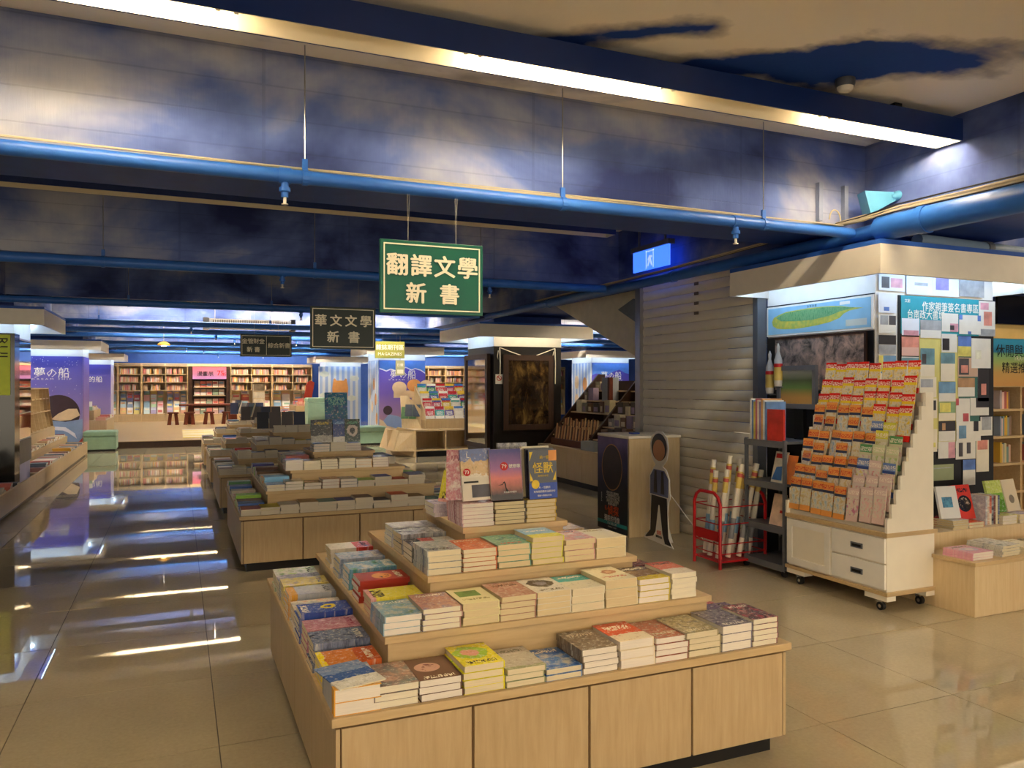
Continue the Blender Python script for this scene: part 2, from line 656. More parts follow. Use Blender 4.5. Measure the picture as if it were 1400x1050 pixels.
def xpipe(Y, xa, xb, z, r, label, hang=(), spr=(), cables=0):
    p = thing('sprinkler_pipe', label, 'pipe', ((xa + xb) / 2, Y, z))
    MB().tube([(xa, Y, z), (xb, Y, z)], r, 14).build('pipe', BLUEPIPE, p, smooth=True)
    for x in hang:
        MB().tube([(x, Y, z + r), (x, Y, H_CEIL)], .0035, 6).build('hanger_rod', STEEL, p)
        MB().tube([(x - .014, Y, z), (x + .014, Y, z)], r + .006, 14).box((x - .014, Y - .008, z + r), (x + .014, Y + .008, z + r + .06)).build('pipe_clamp', BLUEPIPE, p)
    for x in spr:
        MB().tube([(x - .03, Y, z), (x + .03, Y, z)], r + .005, 14).build('pipe_tee', BLUEPIPE, p, smooth=True)
        sprinkler(p, x, Y, z - r + .005)
    return p


p = xpipe(4.12, XL + .2, 4.38, 2.565, .036, 'blue sprinkler pipe along the nearest beam', (.6, 2.09, 3.59), (.5, 3.36))
for q in range(5):
    pts = [(XL + .5 + i * 1.1, 4.14 + .012 * q - .02, 2.608 + .008 * (q % 3) + .006 * math.sin(i * 1.7 + q)) for i in range(13)] + [(4.3, 4.12 + .01 * q, 2.615)]
    tag(MB().tube(pts, .004, 5).build('cable', CABLE if q != 3 else STEEL), 'thin cable %s along the nearest sprinkler pipe' % ('furthest back', 'second from the beam', 'in the middle', 'fourth, silver', 'closest to the camera')[q], 'cable', 'cables on the nearest pipe')
xpipe(7.6, XL + .2, 4.38, 2.56, .045, 'blue sprinkler pipe along the second beam', (-.6, 1.2, 2.9), (.9, 3.0))
xpipe(11.35, XL + .2, 4.3, 2.56, .045, 'blue sprinkler pipe along the third beam', (-.6, 1.2, 2.9), (1.6,))
for k, y in enumerate((14.4, 16.9, 19.2, 21.4, 23.2, 25.3, 27.2)):
    xpipe(y, XL + .2, XR - .2, 2.52 + .03 * (k % 3), .05, '%s blue pipe crossing the rear hall, counted from the front' % ('first', 'second', 'third', 'fourth', 'fifth', 'sixth', 'seventh')[k], (-1.2 + .4 * k, 1.5, 3.3), (.2 + .5 * (k % 4), 2.6))
# pipe along the shutter side beam
p = thing('duct_pipe', 'large blue pipe running along the shutter side beam', 'pipe', (4.46, 4, 2.55))
MB().tube([(4.46, YN + .2, 2.57), (4.46, 3.95, 2.57)], .085, 16).build('pipe', BLUEPIPE, p, smooth=True)
MB().tube([(4.46, 3.95, 2.57), (4.46, 4.4, 2.555), (4.46, 11.4, 2.555)], .05, 12).build('narrow_pipe', BLUEPIPE, p, smooth=True)
for y in (1.2, 3.6, 6.4, 9.2):
    rr = .092 if y < 3.9 else .056
    MB().tube([(4.46, y - .03, 2.57 if y < 3.9 else 2.555), (4.46, y + .03, 2.57 if y < 3.9 else 2.555)], rr, 16).build('pipe_joint', BLUEPIPE, p, smooth=True)
for q in range(7):
    yy = [-5.5, -2, .5, 1.8, 2.7, 3.3, 3.8]
    pts = [(4.42 + .016 * q, y, 2.668 + .009 * ((q * 2) % 5) + .008 * math.sin(q + i)) for i, y in enumerate(yy)]
    pts += [(4.36 + .01 * q, 4.05, 2.64 + .012 * (q % 4)), (4.3 + .012 * q, 4.6, 2.64), (4.36 + .01 * q, 6.5, 2.615), (4.4 + .01 * q, 9.5, 2.615)]
    tag(MB().tube(pts, .006, 5).build('cable', CABLEK if q in (2, 5, 6) else CABLE), '%s cable of the bundle bending round the corner above the postcard pillar' % ('first pale', 'second pale', 'first black', 'third pale', 'fourth pale', 'second black', 'third black')[q], 'cable', 'corner cable bundle')
lp = MB().tube([(4.16 + .05 * math.cos(t), 4.06, 2.63 + .07 * max(0, math.sin(t))) for t in [PI * i / 10 for i in range(11)]], .005, 5).build('cable_loop', CABLE)
tag(lp, 'small looped pale cable end above the pipe corner', 'cable')
for x, lb in ((4.19, 'left'), (4.43, 'right')):
    tag(B((x - .018, 4.215, 2.66), (x + .018, 4.249, 2.93), 'conduit_channel', mat('grey_blue_paint', '8d97b0', .5)), 'short grey conduit channel on the beam, %s of two' % lb, 'conduit')
# extra pipe past the corner, on the right
p = thing('drain_pipe', 'grey blue pipe with collar above the postcard pillar canopy', 'pipe', (6.2, 4.05, 2.55))
MB().tube([(5.0, 4.1, 2.56), (8.5, 4.1, 2.5)], .05, 12).build('pipe', mat('grey_blue_pipe', '7f95ad', .45), p, smooth=True)
MB().tube([(5.72, 4.1, 2.548), (5.78, 4.1, 2.547)], .058, 12).build('collar', GREYM, p, smooth=True)
# horn loudspeaker
h = thing('horn_speaker', 'light blue horn loudspeaker on the beam corner', 'speaker', (4.62, 4.2, 2.8))
M = Matrix.Translation((4.53, 4.02, 2.79)) @ Euler((.25, 0, -1.97)).to_matrix().to_4x4()
HB = mat('pale_blue_plastic', '4f93b8', .4)
prof = [Vector((0, .1, 0))]
mb = MB()
a, b = .06, .085
fr_ = [(-a, -.11, -b), (a, -.11, -b), (a, -.11, b), (-a, -.11, b)]
bk = [(-.028, .1, -.03), (.028, .1, -.03), (.028, .1, .03), (-.028, .1, .03)]
mb.v = [tuple(M @ Vector(v)) for v in fr_ + bk]
mb.f = [(0, 1, 2, 3), (7, 6, 5, 4), (0, 4, 5, 1), (1, 5, 6, 2), (2, 6, 7, 3), (3, 7, 4, 0)]
mb.m = [0] * 6
mb.build('horn', HB, h)
MB().tube([tuple(M @ Vector((0, .08, 0))), tuple(M @ Vector((0, .16, 0)))], .035, 12).build('driver', HB, h, smooth=True)
# smoke detector
d = thing('smoke_detector', 'cream smoke detector on the ceiling beside the strip light', 'detector', (3.52, 3.36, 3.19))
MB().lathe([(.055, 0), (.055, -.03), (.05, -.045)], (3.52, 3.36, 3.25), 20).build('base', GREYM, d, smooth=True)
MB().lathe([(.046, -.045), (.042, -.06), (.03, -.07)], (3.52, 3.36, 3.25), 20).build('chamber', WHITE, d, smooth=True)
# exit sign
e = thing('exit_sign', 'glowing blue emergency exit sign under the shutter side beam', 'sign', (4.5, 6.85, 2.7))
B((4.47, 6.5, 2.9), (4.55, 7.2, 2.95), 'housing', GREYM, e)
B((4.49, 6.52, 2.69), (4.51, 7.18, 2.9), 'light_panel', emit('exit_glow', (.012, .13, 1.0), .75), e)
EX = emit('exit_line', (.25, .3, 1.0), .7)
plate('running_figure', [(-.03, -.07), (.0, -.01), (.03, -.07), (.045, -.06), (.015, .01), (.045, .02), (.04, .035), (-.005, .04), (-.04, .0), (-.03, -.01), (-.012, .015), (-.015, -.01), (-.045, -.06)], (4.489, 6.86, 2.795), FX, EX, e, .002)
fr4 = MB()
for x0, y0, x1, y1 in ((-.07, -.09, -.062, .09), (.062, -.09, .07, .09), (-.07, .082, .07, .09)):
    fr4.prism([Vector((4.489, 6.86, 2.795)) + FX[0] * x + FX[1] * y for x, y in rect(x0, y0, x1, y1)], FX[2] * .002)
fr4.build('door_outline', EX, e)
B((4.5, 6.6, 2.95), (4.52, 6.62, 3.2), 'bracket', GREYM, e)
B((4.5, 7.08, 2.95), (4.52, 7.1, 3.2), 'bracket', GREYM, e)


# ------------------------------------------------------------------ hanging signs
WIRE = mat('hanging_wire', 'b8b4aa', .4, .5)


def hang_sign(x0, x1, z0, z1, y, lines, m, label, bord=True, bold=.06, ink=None, ztop=2.53, split=None):
    s = thing('hanging_sign', label, 'sign', ((x0 + x1) / 2, y, z0))
    ink = ink or TEXTC
    B((x0, y - .012, z0), (x1, y + .012, z1), 'board', m, s, bevel=.002)
    if bord:
        i, w = .018, .007
        for A in ((x0 + i, z0 + i, x1 - i, z0 + i + w), (x0 + i, z1 - i - w, x1 - i, z1 - i), (x0 + i, z0 + i + w, x0 + i + w, z1 - i - w), (x1 - i - w, z0 + i + w, x1 - i, z1 - i - w)):
            B((A[0], y - .015, A[1]), (A[2], y - .012, A[3]), 'border_strip', ink, s)
    if split:
        B((split - .003, y - .015, z0 + .018), (split + .003, y - .012, z1 - .018), 'border_strip', ink, s)
    for tx, cx, cz, sz in lines:
        for k, ch in enumerate(tx[0]):
            n = len(tx[0])
            text(ch, sz, (x0 + cx + (k - (n - 1) / 2) * tx[1], y - .012, z0 + cz), FY, ink, s, bold, .004, name='character')
    for x in (x0 + .16 * (x1 - x0) / .6, x1 - .16 * (x1 - x0) / .6):
        MB().tube([(x, y, z1), (x - .004, y, ztop)], .0007, 4).build('wire', WIRE, s)
        MB().tube([(x, y, z1), (x + .008, y, ztop)], .0007, 4).build('wire', WIRE, s)
    return s


hang_sign(.987, 1.572, 1.882, 2.275, 4.1, [(('翻譯文學', .134), .2925, .262, .125), (('新書', .19), .2925, .112, .118)], SIGNG, 'bright green hanging sign with cream characters, largest and nearest')
hang_sign(1.157, 1.786, 1.838, 2.245, 7.6, [(('華文文學', .145), .3145, .275, .118), (('新書', .2), .3145, .118, .118)], SIGN_SHADED, 'green hanging sign with shade painted in, two rows of characters, second from camera')
s = hang_sign(.783, 1.47, 1.88, 2.19, 11.35, [(('金管財金', .075), .172, .215, .078), (('新書', .1), .172, .1, .078), (('綜合新書', .075), .515, .16, .078)], SIGN_SHADED, 'small hanging sign with shade painted in, divided in two halves, furthest of the green signs', split=1.128, bold=.05)
s = hang_sign(3.59, 4.19, 2.015, 2.35, 15.3, [], OLIVE, 'olive hanging sign reading MAGAZINES before the mural pillar', bord=False)
text('雜誌期刊區', .115, (3.89, 15.288, 2.235), FY, TEXTW, s, .03)
text('MAGAZINES', .09, (3.89, 15.288, 2.1), FY, TEXTW, s, .015)
s = thing('hanging_sign', 'small beige sign hanging below the olive sign', 'sign', (4.2, 15.9, 1.6))
B((4.17, 15.9, 1.68), (4.36, 15.92, 2.0), 'board', mat('beige_card', 'b9b78a', .5), s)
text('日雜', .07, (4.265, 15.899, 1.9), FY, TEXTW, s, .02)
B((4.2, 15.897, 1.72), (4.33, 15.9, 1.8), 'print_block', TEXTC, s)
B((4.26, 15.905, 2.0), (4.27, 15.915, 2.5), 'hanger', WIRE, s)
# air curtain
a = thing('air_curtain', 'long slatted air curtain unit under the rear beam', 'ventilator', (1.2, 14.85, 2.5))
B((.5, 14.75, 2.49), (1.9, 15.0, 2.66), 'casing', FASCIA, a)
for k in range(34):
    B((.56 + k * .038, 14.735, 2.53), (.574 + k * .038, 14.75, 2.64), 'slat', mat('brown_slat', '6d5b40', .5), a)
B((.4, 14.74, 2.47), (.5, 15.01, 2.68), 'end_cover', STEEL, a)
for x in (.6, 1.2, 1.8):
    MB().tube([(x, 14.9, 2.66), (x, 14.9, H_CEIL)], .008, 6).build('hanger_rod', STEEL, a)
B((1.9, 14.74, 2.47), (1.98, 15.01, 2.68), 'end_cover', BLACK, a)
# two small amber pendant lamps at the rear
for x, y, lb in ((-.3, 19.0, 'left'), (2.1, 19.0, 'right')):
    l = thing('spot_lamp', 'small amber ceiling lamp of the rear hall, %s one' % lb, 'lamp', (x, y, 2.4), group='amber rear lamps')
    MB().lathe([(.13, 0), (.13, .03), (.07, .07), (.02, .09)], (x, y, 2.36), 14).build('shade', mat('amber_glass', 'd29a3e', .3), l, smooth=True)
    MB().lathe([(.05, -.02), (.05, 0)], (x, y, 2.36), 12).build('bulb', emit('amber_bulb', (1, .7, .3), 5), l)
    MB().tube([(x, y, 2.44), (x, y, H_CEIL)], .008, 6).build('stem', STEEL, l)

# ------------------------------------------------------------------ roller shutter
SHUT = mat('shutter_enamel', 'ddd6c4', .42, 0, var=.03)
sh = thing('roller_shutter', 'closed beige roller shutter beside the postcard pillar', 'shutter', (4.68, 6.36, 0))
ns, zp = 27, .0963
prof = []
for k in range(9):
    t = k / 8
    prof.append((-.012 * math.sin(PI * min(1, t * 1.02)) ** .7 if 0 < t < 1 else 0, t * (zp - .004)))
mb = MB()
L0, L1 = 5.46, 7.28
n = len(prof)
mb.v = [(4.69 + x, y, z) for y in (L0, L1) for x, z in prof] + [(4.70, y, z) for y in (L0, L1) for z in (0, zp - .004)]
for k in range(n - 1):
    mb.f.append((k, k + 1, n + k + 1, n + k))
b0 = 2 * n
mb.f += [(b0, b0 + 2, b0 + 3, b0 + 1), (0, n, b0 + 2, b0), (n - 1, b0 + 1, b0 + 3, 2 * n - 1)]
mb.m = [0] * len(mb.f)
sl0 = mb.build('slat', SHUT, sh, smooth=True)
for k in range(1, ns):
    c = sl0.copy()
    COL.objects.link(c)
    c.parent = sh
    c.location = (0, 0, k * zp)
B((4.64, 7.28, 0), (4.74, 7.38, 2.62), 'guide_rail', STEEL, sh)
B((4.64, 5.40, 0), (4.74, 5.46, 2.62), 'guide_rail', GREYM, sh)
mb = MB().prism([Vector((4.672, 6.02, .62)) + FX[0] * x + FX[1] * y for x, y in ell(0, 0, .045, .022, 16)], (-.012, 0, 0)).build('lock_plate', BLACK, sh)
B((4.656, 6.0, .61), (4.66, 6.03, .63), 'keyhole', STEEL, mb)
for k in range(5):
    B((4.662, 6.28, 2.18 + k * zp), (4.672, 6.34, 2.21 + k * zp), 'vent_slot', mat('slot_brown', '6b5f4c', .6), sh)
# stair seen through the gap
st = thing('staircase', 'cream underside of a staircase descending behind the shutter post', None, (5.4, 8.6, 0), kind='structure')
MB().prism([(5.02, 10.1, 2.62), (5.02, 7.4, 1.62), (5.02, 7.4, 2.62)], (.9, 0, 0)).build('stringer', mat('stair_paint', 'e6dcc4', .6), st)
MB().prism([(5.0, 8.35, 2.42), (5.0, 7.42, 2.0), (5.0, 7.42, 2.3), (5.0, 8.0, 2.52)], (.02, 0, 0)).build('grey_soffit_panel', mat('stair_grey', '7f8784', .4), st)

# ------------------------------------------------------------------ books
PAGES = []
for k, c in enumerate(('ded0ae', 'e6dcc2', 'd9c69c', 'e9dfd0')):
    t = NT('page_edges_%d' % k)
    geo = t.n('ShaderNodeNewGeometry').outputs['Position']
    f = t.noise(t.mapping(geo, (14, 14, 900)), 1, 2)
    cc = lin(c)
    PAGES.append(t.done(t.ramp(f, [(.3, tuple(x * .86 for x in cc)), (.7, cc)]), .7, 0, .2))


def cover_mat(key, base, c1=None, c2=None, style='photo', p=(.5, .55, .28), title=None, ty=(.78, .9), rough=.2, seed=0):
    """printed cover: colours laid out over the book's own width (x) and height (y)"""
    t = NT('cover_' + key)
    g_ = t.coord('Generated')
    x, y, z = t.sep(g_)
    b = lin(base)
    c1 = lin(c1 or base)
    c2 = lin(c2 or base)
    nz = t.noise(t.mapping(g_, (1, 1.4, .05), (seed, seed * .3, 0)), 2.5, 6, .68)
    if style == 'photo':
        col = t.ramp(nz, [(.34, b), (.5, c1), (.66, c2)])
    elif style == 'blob':
        dx = t.math('SUBTRACT', x, p[0])
        dy = t.math('MULTIPLY', t.math('SUBTRACT', y, p[1]), 1.4)
        r = t.math('SQRT', t.math('ADD', t.math('MULTIPLY', dx, dx), t.math('MULTIPLY', dy, dy)))
        r = t.math('ADD', r, t.math('MULTIPLY', t.math('SUBTRACT', nz, .5), .5))
        m = t.math('LESS_THAN', r, p[2])
        inner = t.math('LESS_THAN', r, p[2] * .5)
        col = t.mix(m, b, c1)
        col = t.mix(inner, col, c2)
    elif style == 'split':
        yy = t.math('ADD', y, t.math('MULTIPLY', t.math('SUBTRACT', nz, .5), p[2]))
        col = t.mix(t.math('LESS_THAN', yy, p[0]), b, c1)
        col = t.mix(t.math('GREATER_THAN', yy, p[1]), col, c2)
    elif style == 'frame':
        m = t.math('MULTIPLY', t.math('LESS_THAN', t.math('ABSOLUTE', t.math('SUBTRACT', x, p[0])), p[2]), t.math('LESS_THAN', t.math('ABSOLUTE', t.math('SUBTRACT', y, p[1])), p[2] * .62))
        pic = t.mix(t.step(nz, .5, .08), c1, c2)
        col = t.mix(m, b, pic)
    elif style == 'oval':
        dx = t.math('SUBTRACT', x, p[0])
        dy = t.math('MULTIPLY', t.math('SUBTRACT', y, p[1]), 1.5)
        r = t.math('SQRT', t.math('ADD', t.math('MULTIPLY', dx, dx), t.math('MULTIPLY', dy, dy)))
        col = t.mix(t.math('LESS_THAN', r, p[2]), b, c1)
        col = t.mix(t.math('MULTIPLY', t.math('LESS_THAN', r, p[2] * .75), t.step(nz, .52, .03)), col, c2)
    else:
        col = t.mix(t.math('MULTIPLY', nz, .2), b, c1)
    if style in ('photo', 'split', 'blob'):
        cl = t.noise(t.mapping(g_, (9, 12, .1), (seed * .7 + 3, 2, 0)), 1, 5, .7)
        col = t.mix(t.math('MULTIPLY', t.step(cl, .6, .05), .45), col, tuple(v * .35 for v in b))
        col = t.mix(t.math('MULTIPLY', t.math('SUBTRACT', 1.0, t.step(cl, .41, .04)), .5), col, (.72, .68, .58))
    if title:
        fine = t.noise(t.mapping(g_, (26, 12, .1), (seed, 1, 0)), 1, 1, .4)
        m = t.math('GREATER_THAN', fine, .5)
        for a_, s_, v in ((y, 'GREATER_THAN', ty[0]), (y, 'LESS_THAN', ty[1]), (x, 'GREATER_THAN', .14), (x, 'LESS_THAN', .86), (z, 'GREATER_THAN', .9)):
            m = t.math('MULTIPLY', m, t.math(s_, a_, v))
        col = t.mix(m, col, lin(title))
    return t.done(col, rough, 0, .5)


def unit_cover(sp):
    m = MB()
    s = -1 if sp == 'L' else 1
    m.box((-.5, -.5, 0), (.5, .5, .04)).box((-.5, -.5, .96), (.5, .5, 1))
    m.box((.47 * s if s > 0 else -.5, -.5, .04), (.5 if s > 0 else -.47, .5, .96))
    o = m.build('book', PAGES[0], None, local=True)
    me = o.data
    bpy.data.objects.remove(o)
    return me


def unit_pages():
    o = MB().box((-.472, -.494, .04), (.472, .494, .96)).build('pages', PAGES[0], None, local=True)
    me = o.data
    bpy.data.objects.remove(o)
    return me


UC = {'L': unit_cover('L'), 'R': unit_cover('R')}
UP = unit_pages()
NBOOK = [0]
LIMIT = 300
SV, SF, SCOL = [], [], []          # the remaining books: one object of kind stuff


def stuff_box(M, w, h, t, cov, page=(.62, .55, .42), spine='L'):
    i = len(SV)
    P = [Vector((x, y, z)) for x in (-w / 2, w / 2) for y in (-h / 2, h / 2) for z in (0, t)]
    for p_ in P:
        SV.append(tuple(M @ p_))
    for k, q in enumerate(((0, 1, 3, 2), (4, 6, 7, 5), (0, 4, 5, 1), (2, 3, 7, 6), (0, 2, 6, 4), (1, 5, 7, 3))):
        SF.append(tuple(i + a for a in q))
        SCOL.append(cov if k in (4, 5) or (k == 0 and spine == 'L') or (k == 1 and spine == 'R') else page)


def avg_col(m):
    return m.get('flat', (.4, .35, .3))


def book(M, w, h, t, cover, label, group=None, spine='L', stuff=False, pg=0, flat=(.4, .35, .3), real=False):
    """M places the book's base centre; x = width, y = height, z = thickness"""
    if stuff or NBOOK[0] >= LIMIT:
        stuff_box(M, w, h, t, flat, spine=spine)
        return None
    NBOOK[0] += 1
    if real:
        s = -1 if spine == 'L' else 1
        m = MB().box((-w / 2, -h / 2, 0), (w / 2, h / 2, .0015)).box((-w / 2, -h / 2, t - .0015), (w / 2, h / 2, t))
        m.box((s * w / 2 - (.002 if s > 0 else 0), -h / 2, .0015), (s * w / 2 + (.002 if s < 0 else 0), h / 2, t - .0015))
        o = m.build('book', cover, None, local=True)
        pgm = MB().box((-w / 2 + .003, -h / 2 + .002, .0015), (w / 2 - .003, h / 2 - .002, t - .0015)).build('pages', PAGES[pg], o, local=True)
        o.matrix_world = M
    else:
        o = bpy.data.objects.new('book', UC[spine])
        COL.objects.link(o)
        o.material_slots[0].link = 'OBJECT'
        o.material_slots[0].material = cover
        o.location = M.translation
        o.rotation_euler = M.to_euler()
        o.scale = (w, h, t)
        p = bpy.data.objects.new('pages', UP)
        COL.objects.link(p)
        p.parent = o
        p.material_slots[0].link = 'OBJECT'
        p.material_slots[0].material = PAGES[pg]
    return tag(o, label, 'book', group)


def flatM(x, y, z, rz):
    return Matrix.Translation((x, y, z)) @ Matrix.Rotation(rz, 4, 'Z')


def standM(x, y, z, h, lean=12, rz=0.0):
    """upright, cover facing -Y when rz = 0, leaning back"""
    R = Matrix.Rotation(rz, 4, 'Z') @ Matrix.Rotation(math.radians(90 - lean), 4, 'X')
    return Matrix.Translation((x, y, z)) @ R @ Matrix.Translation((0, h / 2, 0))


def stack(x, y, z, w, h, t, n, rz, cover, top_label, low_label, group, spine='R', stuff=False, flat=(.4, .35, .3), jit=.004, pg=None, shift=None):
    pg = RND.randrange(4) if pg is None else pg
    POS = ('bottom', 'second lowest', 'third lowest', 'fourth lowest', 'fifth lowest')
    zz = z
    for k in range(n):
        a = rz + RND.uniform(-.012, .012)
        dx, dy = RND.uniform(-jit, jit), RND.uniform(-jit, jit)
        if shift and k >= n - shift[0]:
            dx, dy = dx + shift[1], dy + shift[2]
        book(flatM(x + dx, y + dy, zz, a), w, h, t - .0006, cover, top_label if k == n - 1 else low_label.replace('{o}', POS[min(k, 4)]), group, spine, stuff, pg, flat)
        zz += t
    return zz


# ------------------------------------------------------------------ tiered display tables
GAP = mat('panel_gap', '7d6140', .6)


def pyramid(x0, y0, x1, y1, label, zs=(.45, .61, .75, .885), inset=.225):
    tb = thing('display_table', label, 'table', ((x0 + x1) / 2, (y0 + y1) / 2, 0), group='tiered book display tables')
    i = .03
    B((x0 + i + .03, y0 + i + .03, 0), (x1 - i - .03, y1 - i - .03, .07), 'plinth', BLACK, tb)
    B((x0 + i, y0 + i, .07), (x1 - i, y1 - i, zs[0] - .03), 'carcass', GAP, tb)
    nx, ny = 4, 4
    wx, wy = (x1 - x0 - 2 * i) / nx, (y1 - y0 - 2 * i) / ny
    zt = zs[0] - .042
    for k in range(nx):
        a = x0 + i + k * wx
        B((a + .005, y0 + i - .014, .072), (a + wx - .005, y0 + i, zt), 'door_panel', MAPLE, tb, bevel=.0015)
        B((a + .008, y1 - i, .072), (a + wx - .008, y1 - i + .014, zt), 'door_panel', MAPLE, tb)
    for k in range(ny):
        a = y0 + i + k * wy
        e = -.012 if k == 0 else .002
        B((x0 + i - .014, a + e, .072), (x0 + i, a + wy - .002, zt), 'door_panel', MAPLE, tb, bevel=.0015)
        B((x1 - i, a + e, .072), (x1 - i + .014, a + wy - .002, zt), 'door_panel', MAPLE, tb)
    B((x0, y0, zs[0] - .03), (x1, y1, zs[0]), 'table_top', MAPLE_TOP, tb, bevel=.003)
    for k in range(1, len(zs)):
        d = inset * k
        B((x0 + d + .015, y0 + d + .015, zs[k - 1]), (x1 - d - .015, y1 - d - .015, zs[k] - .025), 'tier_riser', MAPLE_TOP, tb)
        B((x0 + d, y0 + d, zs[k] - .025), (x1 - d, y1 - d, zs[k]), 'tier_board', MAPLE_TOP, tb, bevel=.002)
    return tb


T1 = (.44, 2.46, 2.29, 4.40)
ZS = (.45, .61, .75, .885)
pyramid(*T1, 'tiered maple display table stacked with books, nearest the camera', ZS)
pyramid(.44, 6.5, 2.36, 8.45, 'second tiered maple display table, behind the nearest one', ZS)
pyramid(.42, 9.55, 2.34, 11.4, 'third tiered display table from the camera, in shade', ZS)
pyramid(.41, 12.1, 2.3, 14.0, 'fourth tiered display table from the camera', ZS)
pyramid(.40, 14.7, 2.3, 16.6, 'fifth and furthest tiered display table', ZS)

CV = {}
def cv(key, *a, **k):
    CV[key] = cover_mat(key, *a, **k)
    CV[key]['flat'] = lin(a[0])
    return CV[key]


